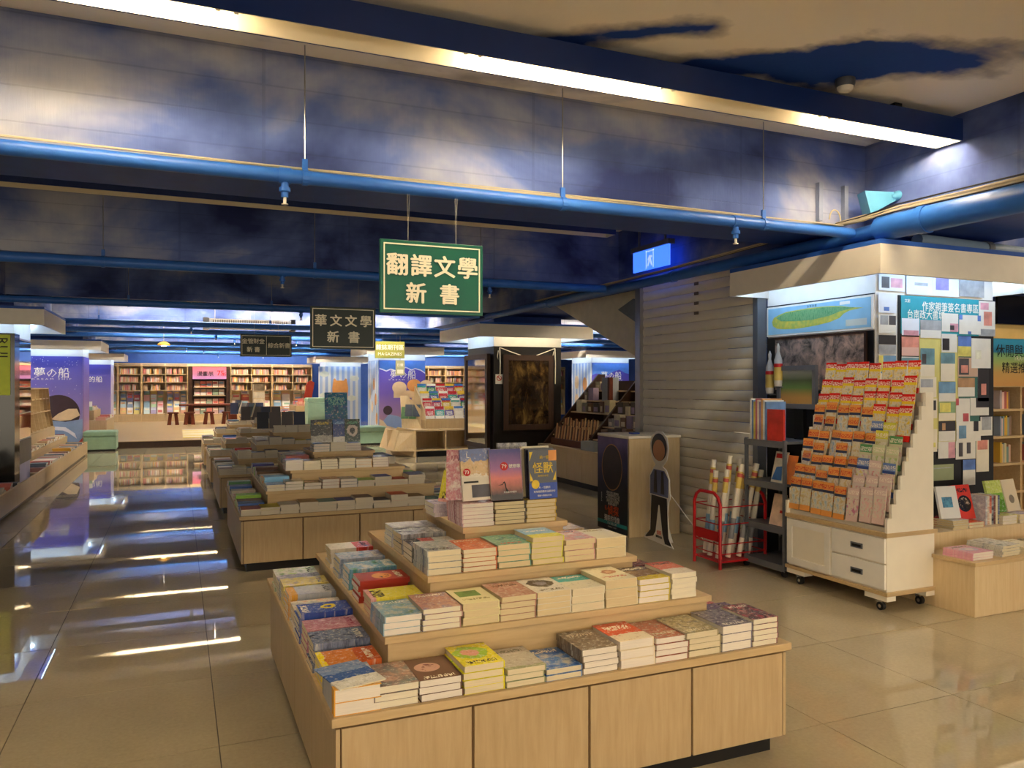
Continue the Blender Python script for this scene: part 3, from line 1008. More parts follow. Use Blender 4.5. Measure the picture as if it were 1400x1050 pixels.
i_ = 0
DEFS = [
    # lowest step, front row, left to right
    ('blue and white magazine', dict(base='3f5f9a', c1='e6e2d4', c2='7f93b8', style='split', p=(.35, .62, .2), title='f2efe6', ty=(.1, .25))),
    ('grey teal portrait', dict(base='6f7f80', c1='8d7a70', c2='c59a86', style='photo', seed=3)),
    ('brown oval portrait', dict(base='6b4b3c', c1='c79a8a', c2='7b4a44', style='oval', p=(.4, .55, .3), title='e9dcc4', ty=(.05, .16))),
    ('yellow green portrait', dict(base='e5d81e', c1='9cc43c', c2='d99a86', style='blob', p=(.45, .6, .42), title='3b3a10', ty=(.08, .2))),
    ('pale grey flowering', dict(base='b9b3a2', c1='9aa17c', c2='c6beb0', style='split', p=(.1, .68, .25), title='8b8a78')),
    ('bright blue landscape', dict(base='2f5fb0', c1='5b86c2', c2='c9c3b0', style='photo', seed=5, title='f0ead8')),
    ('dark taupe lettered', dict(base='5d5144', c1='7a6a58', c2='4a3f36', style='photo', seed=8, title='b7a892', ty=(.68, .85))),
    ('orange red white-lettered', dict(base='d5512c', c1='e9d9b8', c2='d5512c', style='split', p=(.36, .95, .2), title='f6ead2', ty=(.58, .82))),
    ('muted rust', dict(base='7c6456', c1='b3624a', c2='95806c', style='photo', seed=12, title='cbb89c', ty=(.2, .3))),
    ('olive and beige', dict(base='6f6650', c1='a89a72', c2='4a4640', style='photo', seed=15, title='d8caa6', ty=(.08, .2))),
    ('dark violet grey', dict(base='4f4a5a', c1='86808c', c2='38343e', style='photo', seed=18, title='d5ccc0', ty=(.06, .16))),
    ('dusty pink and black', dict(base='b0545a', c1='4a3b44', c2='c98b84', style='photo', seed=21, title='ecd9c8')),
    # second step, front row
    ('green seaside travel', dict(base='6e8b62', c1='86a9bd', c2='d8c9a0', style='photo', seed=24, title='f3ecd8')),
    ('mauve sunset', dict(base='9b7c88', c1='c48f7c', c2='8a86a6', style='photo', seed=27, title='efe0d0')),
    ('pale yellow with green square', dict(base='e4dca6', c1='6f9a4c', c2='5d7f3c', style='frame', p=(.45, .62, .3), title='8a8450', ty=(.2, .3))),
    ('dusty rose', dict(base='c79a86', c1='b07a68', c2='d8b49e', style='photo', seed=30, title='7a4a3c', ty=(.7, .86))),
    ('white with black crowd drawing', dict(base='ddd6c6', c1='2e2a2c', c2='8a8286', style='blob', p=(.5, .62, .36), title='5a5650', ty=(.1, .2))),
    ('teal and cream', dict(base='e2dcc0', c1='e2dcc0', c2='4fb3ac', style='split', p=(.1, .55, .08), title='f2ecda')),
    ('cream with brown sketch', dict(base='e3d9b4', c1='a26a4a', c2='c79a78', style='blob', p=(.6, .62, .22), title='b6413a', ty=(.2, .3))),
    ('brown and yellow', dict(base='8a6f4e', c1='d9c23a', c2='6f5a48', style='split', p=(.25, .7, .3), title='efe4c4')),
    ('salmon and white', dict(base='d9806a', c1='e6dcc8', c2='c46a58', style='split', p=(.4, .8, .2), title='5a3a34')),
    # third step, front row
    ('blue grey street scene', dict(base='7f8896', c1='b8b6aa', c2='5a6274', style='photo', seed=33, title='3f4250', ty=(.1, .25))),
    ('tomato red', dict(base='c4512f', c1='d8744a', c2='a83c24', style='photo', seed=36, title='e8c9a8')),
    ('teal green', dict(base='5f9a94', c1='7fae8c', c2='3c7a80', style='photo', seed=39, title='c84a34', ty=(.1, .2))),
    ('sky blue and yellow', dict(base='7fb4d8', c1='dcd64a', c2='a9cfe2', style='split', p=(.34, .9, .1), title='f6f2e0', ty=(.6, .72))),
    ('white with pink wash', dict(base='e4dccb', c1='d89a94', c2='b8c2b4', style='photo', seed=42, title='6a5a54')),
    ('plain cream', dict(base='e6dcb9', c1='d6c89a', c2='e6dcb9', style='flat', title='a99a6a')),
    # left ledges
    ('navy night photo', dict(base='34435e', c1='7d86a0', c2='20283c', style='photo', seed=45, title='d4cfc0')),
    ('orange with yellow wrapper', dict(base='d5803a', c1='f0d71e', c2='c9602c', style='split', p=(.1, .62, .2), title='f4ead0')),
    ('soft pink sketch', dict(base='cf9aa4', c1='b57684', c2='e0bcc0', style='photo', seed=48, title='a0485c')),
    ('royal blue with yellow patch', dict(base='2a469a', c1='e8cf2a', c2='2a469a', style='blob', p=(.45, .6, .2), title='f1ecd8', ty=(.05, .18))),
    ('pale grey with orange spine', dict(base='b9bcc2', c1='e0a23a', c2='98a0aa', style='split', p=(.18, .9, .1), title='5a5f68')),
    ('rust and white', dict(base='c46a3c', c1='e3dccb', c2='9aa0a8', style='photo', seed=51, title='efe6d2')),
    ('silver grey', dict(base='a9a9ae', c1='7f828c', c2='d6d3cc', style='photo', seed=54, title='3b3f48')),
    ('glossy white and yellow', dict(base='dcd6c6', c1='e3cf5a', c2='9a92a2', style='photo', seed=57, title='4c4a58')),
    ('lime green and white', dict(base='8fc24a', c1='e4e2d2', c2='5d8a3a', style='photo', seed=60, title='2f4a20')),
    ('yellow and pink banded', dict(base='e6d84a', c1='dc9a94', c2='e6d84a', style='split', p=(.1, .5, .1), title='2f2c20', ty=(.08, .3))),
    ('red with orange oval', dict(base='a5382a', c1='dd8a3a', c2='8a4a24', style='oval', p=(.55, .5, .3), title='ece0c0')),
    ('green and blue hills', dict(base='4f8a5c', c1='6f9fc0', c2='e0dccb', style='photo', seed=63, title='f1ecda')),
    ('blue violet banded', dict(base='5c5a9a', c1='b9c2d4', c2='3f7aa0', style='photo', seed=66, title='efe9d8')),
    ('red topped white', dict(base='d5cfc2', c1='d5cfc2', c2='c43c34', style='split', p=(.05, .6, .05), title='7a2a2a')),
    ('red and black spined', dict(base='c23a30', c1='2c2a2c', c2='d9d2c4', style='split', p=(.3, .6, .1), title='f2e9d6')),
    ('black and silver', dict(base='3a3a40', c1='a9a9ac', c2='55555c', style='photo', seed=69, title='dcd8cc')),
    ('pearl white', dict(base='d9d6d2', c1='b3b0b6', c2='efece4', style='photo', seed=72, title='7b7986')),
    ('magenta', dict(base='b33a6c', c1='e08a5c', c2='8a2c5a', style='photo', seed=75, title='f0dcc8')),
    ('maroon night', dict(base='5f3438', c1='8a5a50', c2='3a2428', style='photo', seed=78, title='d9c3b0')),
    ('steel blue', dict(base='54748c', c1='8faab6', c2='38505f', style='photo', seed=81, title='e3dfd0')),
    ('dark plum', dict(base='463a52', c1='7a6a84', c2='2c2634', style='photo', seed=84, title='cbbfb0')),
    ('tan kraft', dict(base='b3915f', c1='c9ab7c', c2='8f7048', style='photo', seed=87, title='4c3a24')),
    ('pink blossom', dict(base='dcb2a8', c1='b0505c', c2='e6d2c2', style='photo', seed=90, title='8a3040')),
    ('pale mauve', dict(base='b6a6bc', c1='d8ccd4', c2='8f7f9c', style='photo', seed=93, title='4f4460')),
]
for nm, kw in DEFS:
    kw = dict(kw)
    b = kw.pop('base')
    cv(nm, b, **kw)

STEP = ('lowest step', 'second step', 'third step', 'top box')


def t1stack(step, x, y, z, n, t, desc, rz=0.0, w=.148, h=.208, spine='R', shift=None, pg=None, side=''):
    wh = "near table's %s%s" % (STEP[step], side)
    return stack(x, y, z, w, h, t, n, rz, CV[desc], '%s paperback topping a stack on %s' % (desc, wh),
                 '{o} copy under %s paperback, %s' % (desc, wh), '%s stack on the near table' % desc, spine, flat=CV[desc]['flat'], shift=shift, pg=pg)


row = [(.424, .577, 2, .043), (.577, .73, 3, .024), (.73, .883, 3, .024), (.883, 1.038, 4, .024), (1.038, 1.191, 3, .021), (1.191, 1.34, 2, .02), (1.34, 1.492, 4, .024),
       (1.492, 1.645, 3, .034), (1.645, 1.797, 4, .023), (1.797, 1.955, 4, .025), (1.955, 2.106, 3, .034), (2.106, 2.235, 5, .022)]
names = [d[0] for d in DEFS]
for k, (a, b, n, t) in enumerate(row):
    w = min(.15, b - a - .003)
    if k == 0:
        zz = stack((a + b) / 2 + .025, 2.58, ZS[0], .152, .215, t, n, 0, CV['pale grey with orange spine'], 'upper thick white paperback at the near corner of the near table', 'lower thick white paperback at the near corner of the near table', 'corner stack of the near table', pg=3, spine='L')
        book(flatM((a + b) / 2 + .02, 2.585, zz, .22), .16, .22, .004, CV[names[0]], 'blue and white magazine lying askew on the near corner stack', None, 'L')
        continue
    sh_ = (2, -.012, -.01) if k == 6 else ((1, -.02, -.012) if k == 9 else None)
    t1stack(0, (a + b) / 2, 2.475 + .107, ZS[0], n, t, names[k], w=w, shift=sh_, spine='L' if k in (6, 1) else 'R', pg=(3 if k in (6, 7, 8, 10) else None))
row = [(.664, .806, 3, .023), (.806, .956, 4, .02), (.956, 1.106, 3, .028), (1.106, 1.257, 4, .023), (1.257, 1.408, 4, .023), (1.408, 1.558, 3, .03), (1.558, 1.711, 3, .036), (1.711, 1.869, 4, .024), (1.869, 1.995, 5, .021)]
for k, (a, b, n, t) in enumerate(row):
    t1stack(1, (a + b) / 2, 2.695 + .107, ZS[1], n, t, names[12 + k], w=min(.149, b - a - .003), pg=(2 if k in (2, 3, 6) else None), spine='L' if k == 0 else 'R')
row = [(.895, 1.04, 4, .024), (1.04, 1.191, 5, .018), (1.191, 1.341, 4, .024), (1.341, 1.49, 5, .023), (1.49, 1.644, 4, .023), (1.644, 1.797, 2, .043)]
for k, (a, b, n, t) in enumerate(row):
    t1stack(2, (a + b) / 2, 2.925 + .105, ZS[2], n, t, names[21 + k], w=.147 if b - a > .147 else b - a - .002, h=.2, pg=(2 if k in (2, 4, 5) else None), spine='L' if k == 0 else 'R')
# left ledges (long side across the ledge)
yy = 2.70 + .085
for k, (n, t, nm) in enumerate(((3, .028, 'orange with yellow wrapper'), (4, .026, 'navy night photo'), (4, .025, 'soft pink sketch'), (5, .024, 'royal blue with yellow patch'), (4, .022, 'rust and white'),
                                (5, .022, 'pale grey with orange spine'), (5, .022, 'glossy white and yellow'), (4, .022, 'silver grey'), (4, .02, 'lime green and white'))):
    t1stack(0, .44 + .115, yy, ZS[0], n, t, nm, rz=-PI / 2, spine='R', side=', left side', w=.15)
    yy += .172
yy = 2.925 + .085
for k, (n, t, nm) in enumerate(((3, .024, 'yellow and pink banded'), (4, .022, 'red with orange oval'), (4, .022, 'green and blue hills'), (4, .022, 'blue violet banded'), (4, .023, 'red topped white'))):
    t1stack(1, .665 + .115, yy, ZS[1], n, t, nm, rz=-PI / 2, spine='R', side=', left side')
    yy += .215
yy = 3.15 + .085
for k, (n, t, nm) in enumerate(((3, .024, 'red and black spined'), (4, .022, 'black and silver'), (4, .022, 'pearl white'))):
    t1stack(2, .89 + .115, yy, ZS[2], n, t, nm, rz=-PI / 2, spine='R', side=', left side')
    yy += .172
# right ledges
for st, x, y, n, t, nm in ((2, 1.84 - .115, 3.26, 2, .022, 'magenta'), (2, 1.84 - .115, 3.45, 2, .022, 'tan kraft'), (1, 2.065 - .115, 3.02, 2, .02, 'steel blue'), (1, 2.065 - .115, 3.2, 2, .02, 'maroon night'),
                           (1, 2.065 - .115, 3.4, 2, .02, 'pale mauve'), (0, 2.29 - .115, 2.8, 3, .02, 'dark plum'), (0, 2.29 - .115, 3.0, 2, .02, 'pink blossom')):
    t1stack(st, x, y, ZS[st], n, t, nm, rz=PI / 2, spine='L', side=', right side')
# the top box
PINKC = cv('rose patterned spine', 'c0646e', c1='e3c4c0', c2='8f2f48', style='photo', seed=96)
GOLDC = cv('navy gold', '1f2340', c1='c9a63a', c2='2a3a8a', style='split', p=(.3, .93, .1))
SUNC = cv('purple sunset', '3a2f33', c1='d8776c', c2='7a5f9c', style='split', p=(.22, .55, .22))
SUNC2 = cover_mat('sunset_ramp', '453a3c')
t = NT('cover_sunset')
g_ = t.coord('Generated')
_, y, _ = t.sep(g_)
nz = t.noise(g_, 9, 4, .6)
SUNC = t.done(t.ramp(t.math('ADD', y, t.math('MULTIPLY', t.math('SUBTRACT', nz, .5), .12)), [(.1, lin('33292b')), (.24, lin('a2604f')), (.42, lin('df7d74')), (.62, lin('a06a9c')), (.95, lin('58508c'))]), .26)
SUNC['flat'] = lin('a06a9c')
FESTC = cv('festival photo', 'd9b98c', c1='e9dfcc', c2='6f7fb0', style='split', p=(.5, .78, .5))
for x, nm, cov, dd in ((1.193, 'rose patterned spine', PINKC, 'left'), (1.3425, 'purple sunset', SUNC, 'middle'), (1.495, 'navy gold', GOLDC, 'right')):
    stack(x, 3.15 + .107, ZS[3], .148, .208, .0165, 6, 0, cov, 'highest pale book lying in the %s pile of the near table top box' % dd, '{o} pale book of the %s pile on the near table top box' % dd, '%s pile on the near table top box' % dd,
          'L' if dd == 'left' else 'R', flat=CV.get(nm, SUNC)['flat'], pg={'left': 3, 'middle': 2, 'right': 2}[dd])
zt = ZS[3] + 6 * .0165 + .001


def deco(o, fn):
    w = wloc(o)
    fn(lambda x, y, z=0.0: Vector((w[0] + x, w[1] + y, w[2] + z)))


# standing books, front ones with their printed fronts
bk = book(standM(1.207, 3.212, zt + .003, .225, 10, -.06) @ Matrix.Rotation(.03, 4, 'Z'), .14, .225, .018, FESTC, 'upright book with festival photo cover, red disc and white wrapper, near table top', None, 'L', real=True, pg=1)
def f1(P):
    MB().box(tuple(P(-.07, -.1125, .0182)), tuple(P(.07, -.012, .0192))).build('paper_wrapper', mat('wrapper_white', 'ddd3bf', .4), bk)
    MB().box(tuple(P(-.028, -.1, .0192)), tuple(P(.067, -.045, .0197))).build('wrapper_photo', mat('wrapper_photo', '4f4c52', .4, var=.5), bk)
    MB().prism([P(x, y, .0192) for x, y in ell(-.045, .012, .017, .017)], (0, 0, .0006)).build('red_disc', TEXTR, bk)
    text('73', .022, P(-.045, .012, .0199), FZ, TEXTW, bk, .03, .0003)
    text('L', .03, P(-.035, .085, .0184), FZ, TEXTW, bk, .01, .0003)
    MB().box(tuple(P(-.062, -.036, .0192)), tuple(P(.005, -.028, .0197))).build('black_bar', TEXTK, bk)
deco(bk, f1)
bk2 = book(standM(1.338, 3.19, zt, .225, 9, 0), .15, .225, .016, SUNC, 'upright purple and pink sunset book in the middle of near table top', None, 'R', real=True, pg=1)
def f2(P):
    text('79', .026, P(-.008, .036, .0166), FZ, TEXTW, bk2, .03, .0005)
    MB().prism([P(x, y, .0161) for x, y in ell(-.008, .036, .019, .019)], (0, 0, .0002)).build('red_disc', TEXTR, bk2)
    text('號戀歌', .019, P(.043, .036, .0162), FZ, TEXTW, bk2, .03, .0005)
    MB().prism([P(x, y, .0161) for x, y in ((-.045, -.048), (-.02, -.046), (-.012, -.036), (-.008, -.05), (-.004, -.08), (.012, -.078), (-.002, -.06), (-.004, -.042), (-.009, -.03), (-.016, -.034), (-.02, -.042))], (0, 0, .0004)).build('figure_print', TEXTK, bk2)
    text('來自遠方的夏天', .009, P(.015, -.078, .0162), FZ, TEXTW, bk2, .0, .0004)
deco(bk2, f2)
bk3 = book(standM(1.507, 3.175, zt, .22, 4, .05), .142, .22, .016, cv('navy plain', '20222e', c1='2c3044', style='flat'), 'upright navy book with gold characters and blue wrapper on near table top', None, 'L', real=True, pg=2)
def f3(P):
    text('怪獸', .052, P(.0, .028, .0162), FZ, TEXTY, bk3, .02, .0005)
    text('給一個', .016, P(.008, .075, .0162), FZ, TEXTY, bk3, .01, .0005)
    text('森林的來信', .011, P(.0, -.008, .0162), FZ, TEXTY, bk3, .0, .0005)
    MB().box(tuple(P(-.071, -.11, .0161)), tuple(P(.071, -.04, .0168))).build('blue_wrapper', mat('wrapper_blue', '2447a6', .35), bk3)
    MB().prism([P(x, y, .0169) for x, y in ell(-.04, -.045, .02, .02)], (0, 0, .0005)).build('yellow_disc', TEXTY, bk3)
    MB().box(tuple(P(.03, .058, .0161)), tuple(P(.071, .105, .0168))).build('orange_corner_label', mat('label_orange', 'e0974a', .4), bk3)
    for s in (-1, 1):
        MB().prism([P(s * x, y, .0161) for x, y in ((.066, .1), (.05, .1), (.06, .075), (.066, .06))], (0, 0, .0004)).build('gold_ornament', TEXTY, bk3)
        MB().prism([P(s * x, y, .0161) for x, y in ((.066, -.03), (.05, -.03), (.06, -.005), (.066, .01))], (0, 0, .0004)).build('gold_ornament', TEXTY, bk3)
    for q, (tx, sz) in enumerate((('人・怪獸的', .012), ('致每個孤獨而溫柔的你', .011), ('暢銷十萬冊紀念版', .009))):
        text(tx, sz, P(.005, -.06 - .018 * q, .0169), FZ, TEXTW, bk3, .0, .0004)
deco(bk3, f3)
for k, (x, y, w, h, rz, nm, lb) in enumerate(((1.155, 3.26, .14, .222, -.5, 'pink blossom', 'upright red and white spined book behind the festival photo book'), (1.17, 3.3, .14, .215, -.35, 'pearl white', 'upright pale book fanned behind the festival photo book'),
                                       (1.36, 3.235, .15, .222, 0, 'pale mauve', 'second upright copy right behind the sunset book'), (1.515, 3.215, .142, .222, .05, 'navy plain', 'second upright copy right behind the navy and gold book'),
                                       (1.515, 3.26, .142, .228, .05, 'plain cream', 'cream edged upright book behind the navy and gold pair'), (1.46, 3.40, .15, .235, 0, 'black and silver', 'dark upright book at the back of near table top box'))):
    book(standM(x, y, zt if k != 1 else zt, h, 6, rz), w, h, .017, CV[nm], lb, None, 'L', pg=1)
stack(1.19, 3.52, ZS[3], .148, .208, .02, 3, -PI / 2, CV['pale mauve'], 'mauve book topping the back pile of the near table top box', '{o} pale book of the back pile on the near table top box', 'back pile on the near table top box', flat=CV['pale mauve']['flat'])
book(standM(1.16, 3.47, ZS[3] + .062, .15, 20, -.9), .1, .15, .01, CV['yellow and pink banded'], 'small yellow book leaning on the back pile of near table top', None, 'L')

# ---- second table
ORD = ('first', 'second', 'third', 'fourth', 'fifth', 'sixth', 'seventh', 'eighth', 'ninth', 'tenth', 'eleventh', 'twelfth', 'thirteenth', 'fourteenth', 'fifteenth', 'sixteenth', 'seventeenth', 'eighteenth', 'nineteenth', 'twentieth', 'twenty first', 'twenty second', 'twenty third', 'twenty fourth')
PALK = [n for n in names if n not in ('tomato red', 'yellow green portrait', 'magenta')]


def t2row(step, xs, y, ns, t, wh, tb='second table', limit_ind=True, w=.148):
    for k, x in enumerate(xs):
        nm = RND.choice(PALK)
        stack(x, y, ZS[step], w, .205, t[k % len(t)], ns[k % len(ns)], 0, CV[nm], "top book of the %s stack from left, %s's %s front row" % (ORD[k], tb, wh),
              "{o} book, %s stack from left, %s's %s front row" % (ORD[k], tb, wh), '%s %s front stacks %d' % (tb, wh, k + 1), 'R', stuff=not limit_ind, flat=CV[nm]['flat'], pg=RND.choice((1, 3, 3)))


NIGHT = cv('night train cover', '141c26', c1='a9a598', c2='1c2a34', style='split', p=(.3, .6, .25), title='b9a43a')
BLUEC = cv('deep blue cover', '1c3f8a', c1='e2ddd0', c2='2a62a8', style='split', p=(.24, .8, .1), title='8fb4d8')
GRNC = cv('dark green faces cover', '1e3c30', c1='c4b6a8', c2='24262a', style='blob', p=(.5, .5, .35), title='5fa07c')
UNDER = cv('underwater blue poster', '16407c', c1='1f6f8c', c2='2f5fa0', style='photo', seed=101, title='7fb8a8', ty=(.6, .85))
z2 = ZS[3] + 3 * .0265
for x, y, w, h, m, lb in ((1.20, 7.22, .19, .21, NIGHT, 'upright dark night scene book on the second table, left of three'), (1.365, 7.23, .12, .21, BLUEC, 'upright deep blue book in the middle of second table top'), (1.48, 7.22, .14, .21, GRNC, 'upright dark green book on the second table, right of three'),
                          (1.37, 7.42, .21, .30, UNDER, 'tall blue display book standing above the second table')):
    book(standM(x, y, z2 if h < .25 else 1.12, h, 6), w, h, .02, m, lb, None, 'R', pg=3)
LIMIT = 258
t2row(3, (1.195, 1.345, 1.48), 7.175 + .11, (3, 3, 3), (.024, .028, .024), 'top')
t2row(2, [.925 + .1515 * k for k in range(6)], 6.95 + .107, (3, 3, 4, 3, 3, 4), (.03, .026, .022), 'third step')
t2row(1, [.745 + .1515 * k for k in range(9)], 6.725 + .107, (2, 3, 2, 3, 3, 2, 3), (.026, .024, .027), 'second step')
t2row(0, [.53 + .1515 * k for k in range(12)], 6.5 + .12, (2, 3, 3, 4, 3, 4, 4, 3, 4, 4), (.026, .02, .024, .021), 'lowest step')
rk = thing('book_stand', 'pale box holding up the tall blue book on the second table', 'stand', (1.37, 7.45, ZS[3]))
B((1.26, 7.40, ZS[3]), (1.48, 7.58, 1.08), 'box', MAPLE_PALE, rk)
B((1.25, 7.385, 1.08), (1.49, 7.59, 1.115), 'ledge', CREAM, rk)
# left side of the second table
for step, n_ in ((0, 10), (1, 8), (2, 5)):
    for k in range(n_):
        nm = RND.choice(PALK)
        y = 6.5 + .225 * step + .3 + k * .168
        stack(.44 + .225 * step + .115, y, ZS[step], .148, .205, .023, RND.choice((2, 3, 3, 4)), -PI / 2, CV[nm], "top book of the %s pile from the front, second table's %s left side" % (ORD[k], STEP[step]),
              "{o} book, %s pile from the front, second table's %s left side" % (ORD[k], STEP[step]), 'second table left side', 'R', flat=CV[nm]['flat'])
LIMIT = 300
# remaining tables: stuff
for y0, xx in ((9.55, .42), (12.1, .41), (14.7, .40), (2.46, .44), (6.5, .44)):
    near = y0 in (2.46, 6.5)
    for step in range(4):
        ins = .225 * step
        if not near:
            for k in range(int((1.9 - 2 * ins) / .152)):
                nm = RND.choice(PALK)
                stack(xx + ins + .085 + k * .152, y0 + ins + .115, ZS[step], .146, .205, .023, RND.choice((2, 3, 3, 4)), 0, CV[nm], '', '', '', stuff=True, flat=CV[nm]['flat'])
        for k in range(int((1.9 - 2 * ins - .5) / .165)):
            for sd in (0, 1):
                if near and (sd == 0 or y0 < 3):
                    continue
                nm = RND.choice(PALK)
                stack(xx + ins + .115 if sd == 0 else xx + 1.9 - ins - .115, y0 + ins + .31 + k * .165, ZS[step], .146, .205, .023, RND.choice((2, 3, 3)), -PI / 2 if sd == 0 else PI / 2, CV[nm], '', '', '', stuff=True, flat=CV[nm]['flat'])
    if not near:
        # upright rows on the top box
        for k in range(4):
            c = RND.choice(((.02, .025, .04), (.3, .28, .26), (.12, .1, .1), (.04, .05, .1)))
            stuff_box(standM(xx + .56 + k * .15, y0 + .74, ZS[3] + .05, .21, 8), .142, .21, .02, c)
        for k in range(14 if y0 > 12 else 0):
            c = RND.choice(((.4, .36, .3), (.08, .09, .11), (.15, .2, .22), (.5, .1, .08), (.3, .3, .3), (.12, .06, .06)))
            stuff_box(standM(xx + .62, y0 + .78 + k * .035, ZS[3] + .1, .21, 18, -PI / 2 + .5), .14, .21, .028, c)

# ------------------------------------------------------------------ white counter with film poster
c = thing('counter', 'pale wooden counter box with a poster on its side, beside the shutter', 'counter', (4.34, 6.8, 0))
B((4.04, 6.53, 0), (4.63, 7.12, .965), 'carcass', MAPLE_PALE, c, bevel=.003)
B((4.025, 6.515, .965), (4.635, 7.135, .99), 'counter_top', CREAM, c, bevel=.003)
tag(B((4.25, 6.8, .99), (4.33, 6.88, 1.005), 'stamp_pad', mat('stamp_blue', '1f3f92', .4)), 'small blue pad lying on the pale counter', 'stationery')
NIGHTP = NT('poster_night')
g_ = NIGHTP.coord('Generated')
_, _, zz_ = NIGHTP.sep(g_)
nz = NIGHTP.noise(g_, 5, 5, .6)
POSTER = NIGHTP.done(NIGHTP.ramp(NIGHTP.math('ADD', zz_, NIGHTP.math('MULTIPLY', NIGHTP.math('SUBTRACT', nz, .5), .35)), [(.25, lin('060609')), (.5, lin('10132c')), (.8, lin('2b2f5e')), (1.0, lin('6a5a8a'))]), .3)
po = thing('poster', 'dark blue film poster with golden oval on the counter side', 'poster', (4.03, 6.82, .03))
B((4.018, 6.535, .02), (4.024, 7.115, .962), 'sheet', POSTER, po)
O = (4.018, 6.825, .66)
plate('golden_oval', ell(0, 0, .2, .235, 32), O, FX, mat('gold_print', 'a8773f', .35), po, .001)
plate('oval_field', ell(0, 0, .19, .225, 32), O, FX, mat('oval_dark', '2a1d1c', .4, var=.25), po, .0016)
for k in range(5):
    text(('雨夜中雪山傳來的', '一發槍聲與舊日之謎', '天文台燈火熄滅之時', '真相在瞳孔裡復甦', '劇場版最新作')[k], .03, (4.018, 6.81, .40 - k * .028), FX, TEXTW if k != 3 else TEXTC, po, 0, .0015)
text('劇場版字幕', .02, (4.018, 7.03, .34), FX, TEXTW, po, 0, .0015, vertical=True)
text('偵探', .11, (4.018, 6.80, .225), FX, TEXTO, po, .03, .002)
text('名', .05, (4.018, 6.945, .24), FX, TEXTO, po, .02, .002)
text('獨眼的殘像', .068, (4.018, 6.82, .14), FX, TEXTW, po, .02, .002, sx=.9)
plate('teal_band', rect(-.29, .075, .29, .11), (4.018, 6.825, 0), FX, mat('teal_print', '1d8a86', .4), po, .001)
text('7.16 全台上映', .03, (4.018, 6.82, .092), FX, TEXTW, po, .01, .002)
text('小學館集英社・台灣發行', .016, (4.018, 6.82, .055), FX, TEXTW, po, 0, .0015)

# ------------------------------------------------------------------ cardboard standee (plain, no face)
s = thing('cardboard_standee', 'white edged cardboard cutout standee with colour blocks before the counter', 'standee', (4.17, 6.2, 0), rz=-.12)
out = [(-.27, .0), (-.24, .05), (-.17, .07), (-.14, .3), (-.15, .42), (-.17, .44), (-.17, .62), (-.1, .70), (-.06, .73), (-.13, .8), (-.16, .9), (-.13, 1.0), (-.05, 1.055), (.05, 1.055), (.13, 1.0), (.155, .9), (.13, .8), (.06, .73), (.12, .70),
       (.17, .62), (.18, .44), (.16, .42), (.14, .3), (.17, .06), (.235, .0), (.225, -.0)]
def sp(nm, pts, m, off, t):
    P = [Vector((-off, -x * 1.2, y)) for x, y in pts]
    return MB().prism(P, (-t, 0, 0)).build(nm, m, s, local=True)
sp('white_board', out, WHITE, 0, .008)
sp('hair_block', ell(0, .905, .13, .13, 24), mat('print_black', '17161c', .4), .0085, .001)
sp('head_block', ell(.0, .875, .1, .1, 24), mat('print_skin', 'c78f68', .5), .0096, .001)
sp('jacket_block', [(-.15, .45), (.15, .45), (.155, .62), (.09, .69), (-.09, .69), (-.15, .62)], mat('print_slate', '626a90', .45), .0085, .001)
sp('vest_block', [(-.09, .47), (-.03, .47), (-.04, .68), (-.075, .68)], mat('print_black', '17161c', .4), .0096, .001)
sp('vest_block', [(.09, .47), (.03, .47), (.04, .68), (.075, .68)], mat('print_black', '17161c', .4), .0096, .001)
sp('trouser_block', [(-.13, .44), (.13, .44), (.14, .3), (.15, .08), (.21, .015), (.1, .015), (.06, .1), (.01, .36), (-.01, .36), (-.06, .1), (-.1, .05), (-.22, .015), (-.24, .02), (-.15, .1)], mat('print_black', '17161c', .4), .0085, .001)
o1 = wloc(s)
lo = MB()
fx_local = (Vector((0, -1, 0)), Vector((0, 0, 1)), Vector((-1, 0, 0)))
text('偵探', .045, o1 + Vector((-.009, -.0, .1)), fx_local, TEXTO, s, .03, .0006)
text('獨眼的殘像', .026, o1 + Vector((-.009, -.0, .06)), fx_local, TEXTK, s, .01, .0006)
MB().tube([(0.01, -.16, .5), (.28, -.42, .02)], .004, 5).build('support_strut', WHITE, s, local=True)
MB().prism([(.008, -.02, .4), (.008, -.02, 0), (.13, -.02, 0)], (0, .006, 0)).build('easel_foot', WHITE, s, local=True)

# ------------------------------------------------------------------ red wire bin with poster rolls
r = thing('roll_bin', 'red metal bin holding rolled maps, in front of the shutter', 'bin', (4.25, 5.3, 0))
x0, x1, y0, y1 = 4.02, 4.48, 5.12, 5.46
def hoop(x):
    pts = [(x, y0, 0), (x, y0, .52), (x, y0 + .03, .58), (x, y0 + .08, .61), (x, y1 - .08, .61), (x, y1 - .03, .58), (x, y1, .52), (x, y1, 0)]
    MB().tube(pts, .014, 8).build('end_hoop', REDM, r, smooth=True)
hoop(x0)
hoop(x1)
B((x0, y0, .05), (x1, y1, .065), 'bin_floor', REDM, r)
B((x0 - .006, y0 + .02, .22), (x0 + .006, y1 - .02, .3), 'end_plate', REDM, r)
for z in (.12, .2, .36, .5):
    MB().tube([(x0, y0, z), (x1, y0, z), (x1, y1, z), (x0, y1, z), (x0, y0, z)], .005, 5).build('wire_ring', REDM, r)
RW = mat('roll_paper', 'e4ddcb', .5)
ROLLC = [mat('roll_yellow', 'd8bd62', .4), mat('roll_blue', '86b0cc', .4), mat('roll_red', 'c4594c', .4), mat('roll_grey', '8a8c90', .4)]
